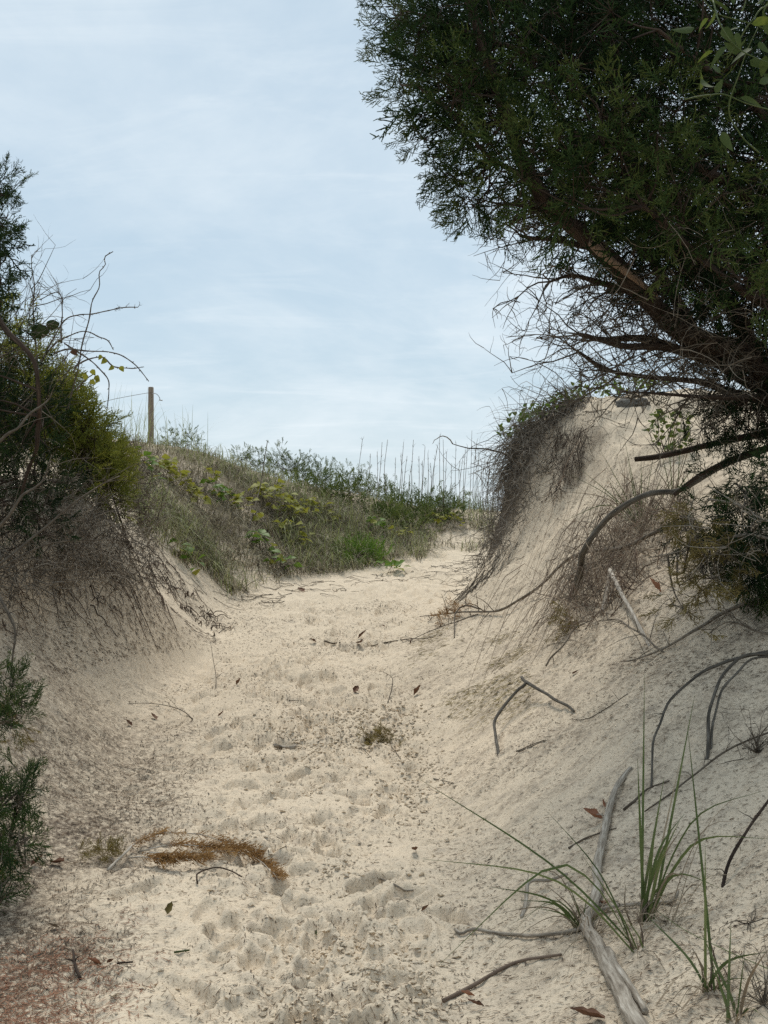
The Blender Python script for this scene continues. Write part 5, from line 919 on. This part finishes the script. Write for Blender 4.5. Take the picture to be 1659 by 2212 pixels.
stick('twig', lift([Z7(*p) for p in ((545, 1328), (510, 1330), (580, 1325))], [.006]*3), .004, .003, M_bark, 'short black twig on the sand in the lower left', 'twig', None, 8, 5, .002, 65, [], .1)
stick('twig', lift([Z7(*p) for p in ((760, 1282), (790, 1280), (825, 1272))], [.006]*3), .004, .003, M_leafd, 'short greenish twig near the bottom of the path', 'twig', None, 8, 5, .002, 66, [], .1)
stick('twig', lift([ZL(*p) for p in ((245, 318), (290, 330), (330, 325))], [.01]*3), .010, .006, M_dead, 'dark twig on the pale sand left of the upright leaf', 'twig', None, 10, 5, .004, 67, [], .3)
stick('twig', lift([ZL(*p) for p in ((500, 345), (580, 325), (680, 312), (790, 300), (890, 278))], [.012]*5), .007, .003, M_dead, 'thin twig stretching from the upright leaf towards the slope', 'twig', None, 20, 5, .008, 68, twigs(6, (.05, .15), .003), .5)
stick('twig', lift([ZL(*p) for p in ((590, 650), (615, 590), (605, 560), (550, 535))], [.0, .06, .09, .1]), .005, .002, M_dead, 'small bare twig standing on the slope foot at mid path', 'twig', None, 14, 4, .004, 69, twigs(5, (.05, .14), .002), .4)
for k, (pts, lab) in enumerate([(((400, 860), (450, 900), (520, 970)), 'thin twig with a dark end below the olive sprig clump'), (((610, 890), (640, 930), (660, 960)), 'short twig right of the olive sprig clump'), (((1290, 920), (1370, 890), (1450, 860)), 'thin straight twig on the slope under the forked stick'), (((760, 1050), (860, 1070), (950, 1095)), 'long thin twig at the foot of the right slope'), (((10, 630), (60, 640), (120, 645)), 'pale stick half sunk in the trodden sand')]):
    stick('twig', lift([ZL(*p) for p in pts], [.008]*3), .004, .002, M_dead, lab, 'twig', None, 12, 4, .004, 70+k, [], .4)
# ------------------------------------------------------------------ needle litter
def litter(n, xr, yr, dens, L, wd, rr, m, name, lab, cat, flow=.0):
    x = rng.uniform(*xr, n*3); y = yr[0]*(yr[1]/yr[0])**rng.random(n*3); keep = rng.random(n*3) < dens(x, y); x, y = x[keep][:n], y[keep][:n]; k = len(x)
    a = rng.uniform(0, 6.28, k); g = ground_n(x, y, .15); fa = np.arctan2(g[:, 1], g[:, 0]); fl = (rng.random(k) < flow*np.clip(np.hypot(g[:, 0], g[:, 1])*4, 0, 1)); a = np.where(fl, fa+rng.normal(0, .3, k), a)
    l = rng.uniform(*L, k)*(1+.06*np.maximum(y-5, 0)); d = np.stack([np.cos(a), np.sin(a)], 1); pr = np.stack([-d[:, 1], d[:, 0]], 1); bend = rng.normal(0, .25, k)
    P = np.empty((k, 3, 3))
    for i, t in enumerate((-.5, 0., .5)):
        xy = np.stack([x, y], 1)+d*(l*t)[:, None]+pr*(bend*l*(.25-t*t))[:, None]; P[:, i, :2] = xy; P[:, i, 2] = ground_z(xy[:, 0], xy[:, 1])
    P[..., 2] = P[..., 2]*.5+.5*P[..., 2].max(1, keepdims=True)+.002+rng.uniform(0, .003, (k, 3))
    w = rng.uniform(*wd, k)*(1+.08*np.maximum(y-5, 0)); S = np.stack([pr[:, 0], pr[:, 1], rng.normal(0, .25, k)], 1)
    mb = MB(); mb.add(ribbons(P, w[:, None]*np.array([[.6, 1, .3]]), norm(S), rng.uniform(*rr, k))); return mb.build(name, m, None, False, kind='stuff', label=lab, category=cat)
def d_path(x, y):
    l = np.interp(y, ya, FX[:, 3]); r = np.interp(y, ya, FX[:, 4]); f = .42+.5*(fbm(x*2.2, y*2.2, 3, 6)); f = np.where(x > r, f+.2, f); return np.clip(f, .04, 1)*np.where(x < l, .7, 1)
def d_left(x, y): return np.clip(sstep(-.85, -1.5, x+.2*fbm(x*2, y*2, 3, 1))*(.75+.7*fbm(x*1.8, y*1.8, 3, 4))*sstep(9.5, 6.5, y), 0, 1)
litter(50000, (-2.6, 2.6), (3.3, 15), d_path, (.006, .026), (.0018, .0046), (-.1, .8), M_lit, 'needle_litter', 'dark needle bits strewn all over the sand', 'litter', .8)
litter(19000, (-2.3, -.4), (3.3, 9.5), d_left, (.015, .045), (.0016, .0034), (-.1, .7), M_lit, 'needle_litter', 'dense brown needle litter under the junipers on the left', 'litter', .2)
def d_red(x, y): return np.clip(sstep(-.75, -1.15, x+.15*fbm(x*3, y*3, 3, 2))*sstep(4.6, 4.0, y+.3*fbm(x*2.5, y*2.5, 3, 5)), 0, 1)
litter(6500, (-1.7, -.7), (3.4, 4.9), d_red, (.015, .04), (.0018, .0035), (.2, 1.0), mat('rusty_needles', [(0, (.09, .040, .024)), (.5, (.19, .085, .048)), (1, (.29, .15, .09))], .9, 6.), 'needle_litter', 'rusty red needle drift in the bottom left corner', 'litter')
def d_och(x, y): u = CU+x/y*FU; v = CV+(EYE-ground_z(x, y))/y*FU; f = fbm(x*3.0+y*2, y*1.2-x, 3, 3); return np.clip(sstep(860, 960, u)*sstep(1180, 1080, u)*sstep(1340, 1400, v)*sstep(1600, 1500, v)*(f*1.4+.25), 0, 1)
litter(7000, (.0, 1.8), (6.5, 12), d_och, (.014, .035), (.003, .0055), (.1, .9), M_och, 'needle_litter', 'ochre flecks of dry scale leaves in streaks on the right slope', 'litter', .9)
def d_mid(x, y): u = CU+x/y*FU; v = CV+(EYE-ground_z(x, y))/y*FU; return np.clip(inpoly([(1180, 1400), (1260, 1280), (1500, 1200), (1700, 1250), (1700, 1500), (1400, 1480)], u, v)*(.6+.6*fbm(x*2.5, y*2.5, 3, 4)), 0, 1)
litter(7000, (.8, 2.9), (5.0, 9.5), d_mid, (.012, .035), (.002, .0045), (.0, .8), M_lit, 'needle_litter', 'dark twiggy litter in the shade of the low juniper', 'litter', .8)
def d_lb(x, y): u = CU+x/y*FU; v = CV+(EYE-ground_z(x, y))/y*FU; return np.clip(inpoly([(-20, 1200), (300, 1180), (480, 1390), (300, 1420), (-20, 1500)], u, v)*(.55+.8*fbm(x*2.0-y, y*2.0, 3, 2)), 0, 1)
litter(6500, (-3.2, -1.4), (6.5, 12.5), d_lb, (.010, .032), (.003, .007), (-.1, .7), M_lit, 'needle_litter', 'dark root crumbs and litter down the left bank', 'litter', .45)

# ------------------------------------------------------------------ crumbs of trodden sand
oc = np.array([[1, 0, 0], [-1, 0, 0], [0, 1, 0], [0, -1, 0], [0, 0, .8], [0, 0, -.6], [.6, .6, .45], [-.62, .5, .4], [-.5, -.66, .42], [.65, -.55, .4]])
of = np.array([[4, 6, 7], [4, 7, 8], [4, 8, 9], [4, 9, 6], [0, 2, 6], [2, 1, 7], [1, 3, 8], [3, 0, 9], [2, 7, 6], [1, 8, 7], [3, 9, 8], [0, 6, 9], [0, 5, 2], [2, 5, 1], [1, 5, 3], [3, 5, 0]])
N = 60000; x = rng.uniform(-2.0, 2.0, N); y = 3.3*(9/3.3)**rng.random(N)
l = np.interp(y, ya, FX[:, 3]); r = np.interp(y, ya, FX[:, 4]); inn = sstep(-.3, .3, x-l)*sstep(-.35, .25, r-x)
kp = rng.random(N) < inn*sstep(-1.0, -.65, x)*np.clip(.12+1.1*fbm(x*1.3, y*1.1, 3, 7)+.5*fbm(x*5, y*4.2, 2, 1), .04, 1); x, y = x[kp], y[kp]; n = len(x)
sz = rng.lognormal(-4.95, .5, n)*(1+.03*np.maximum(y-4, 0)); sz = np.clip(sz, .003, .016)
prot = [(oc*np.random.default_rng(k).uniform(.6, 1.35, oc.shape)*[1, 1, .75], [of], np.zeros(len(oc))) for k in range(6)]
mb = MB()
for g in stamp(prot, rng.integers(0, 6, n), basis(rng.normal(size=(n, 3))*[1, 1, .3], rng.normal(0, .3, n)), np.stack([x, y, ground_z(x, y)+sz*.25], 1), sz, np.zeros(n)): mb.add(g)
mb.build('sand_clods', bpy.data.materials['dune_sand'], None, False, kind='stuff', label='small crumbs of damp sand kicked up along the path', category='sand')
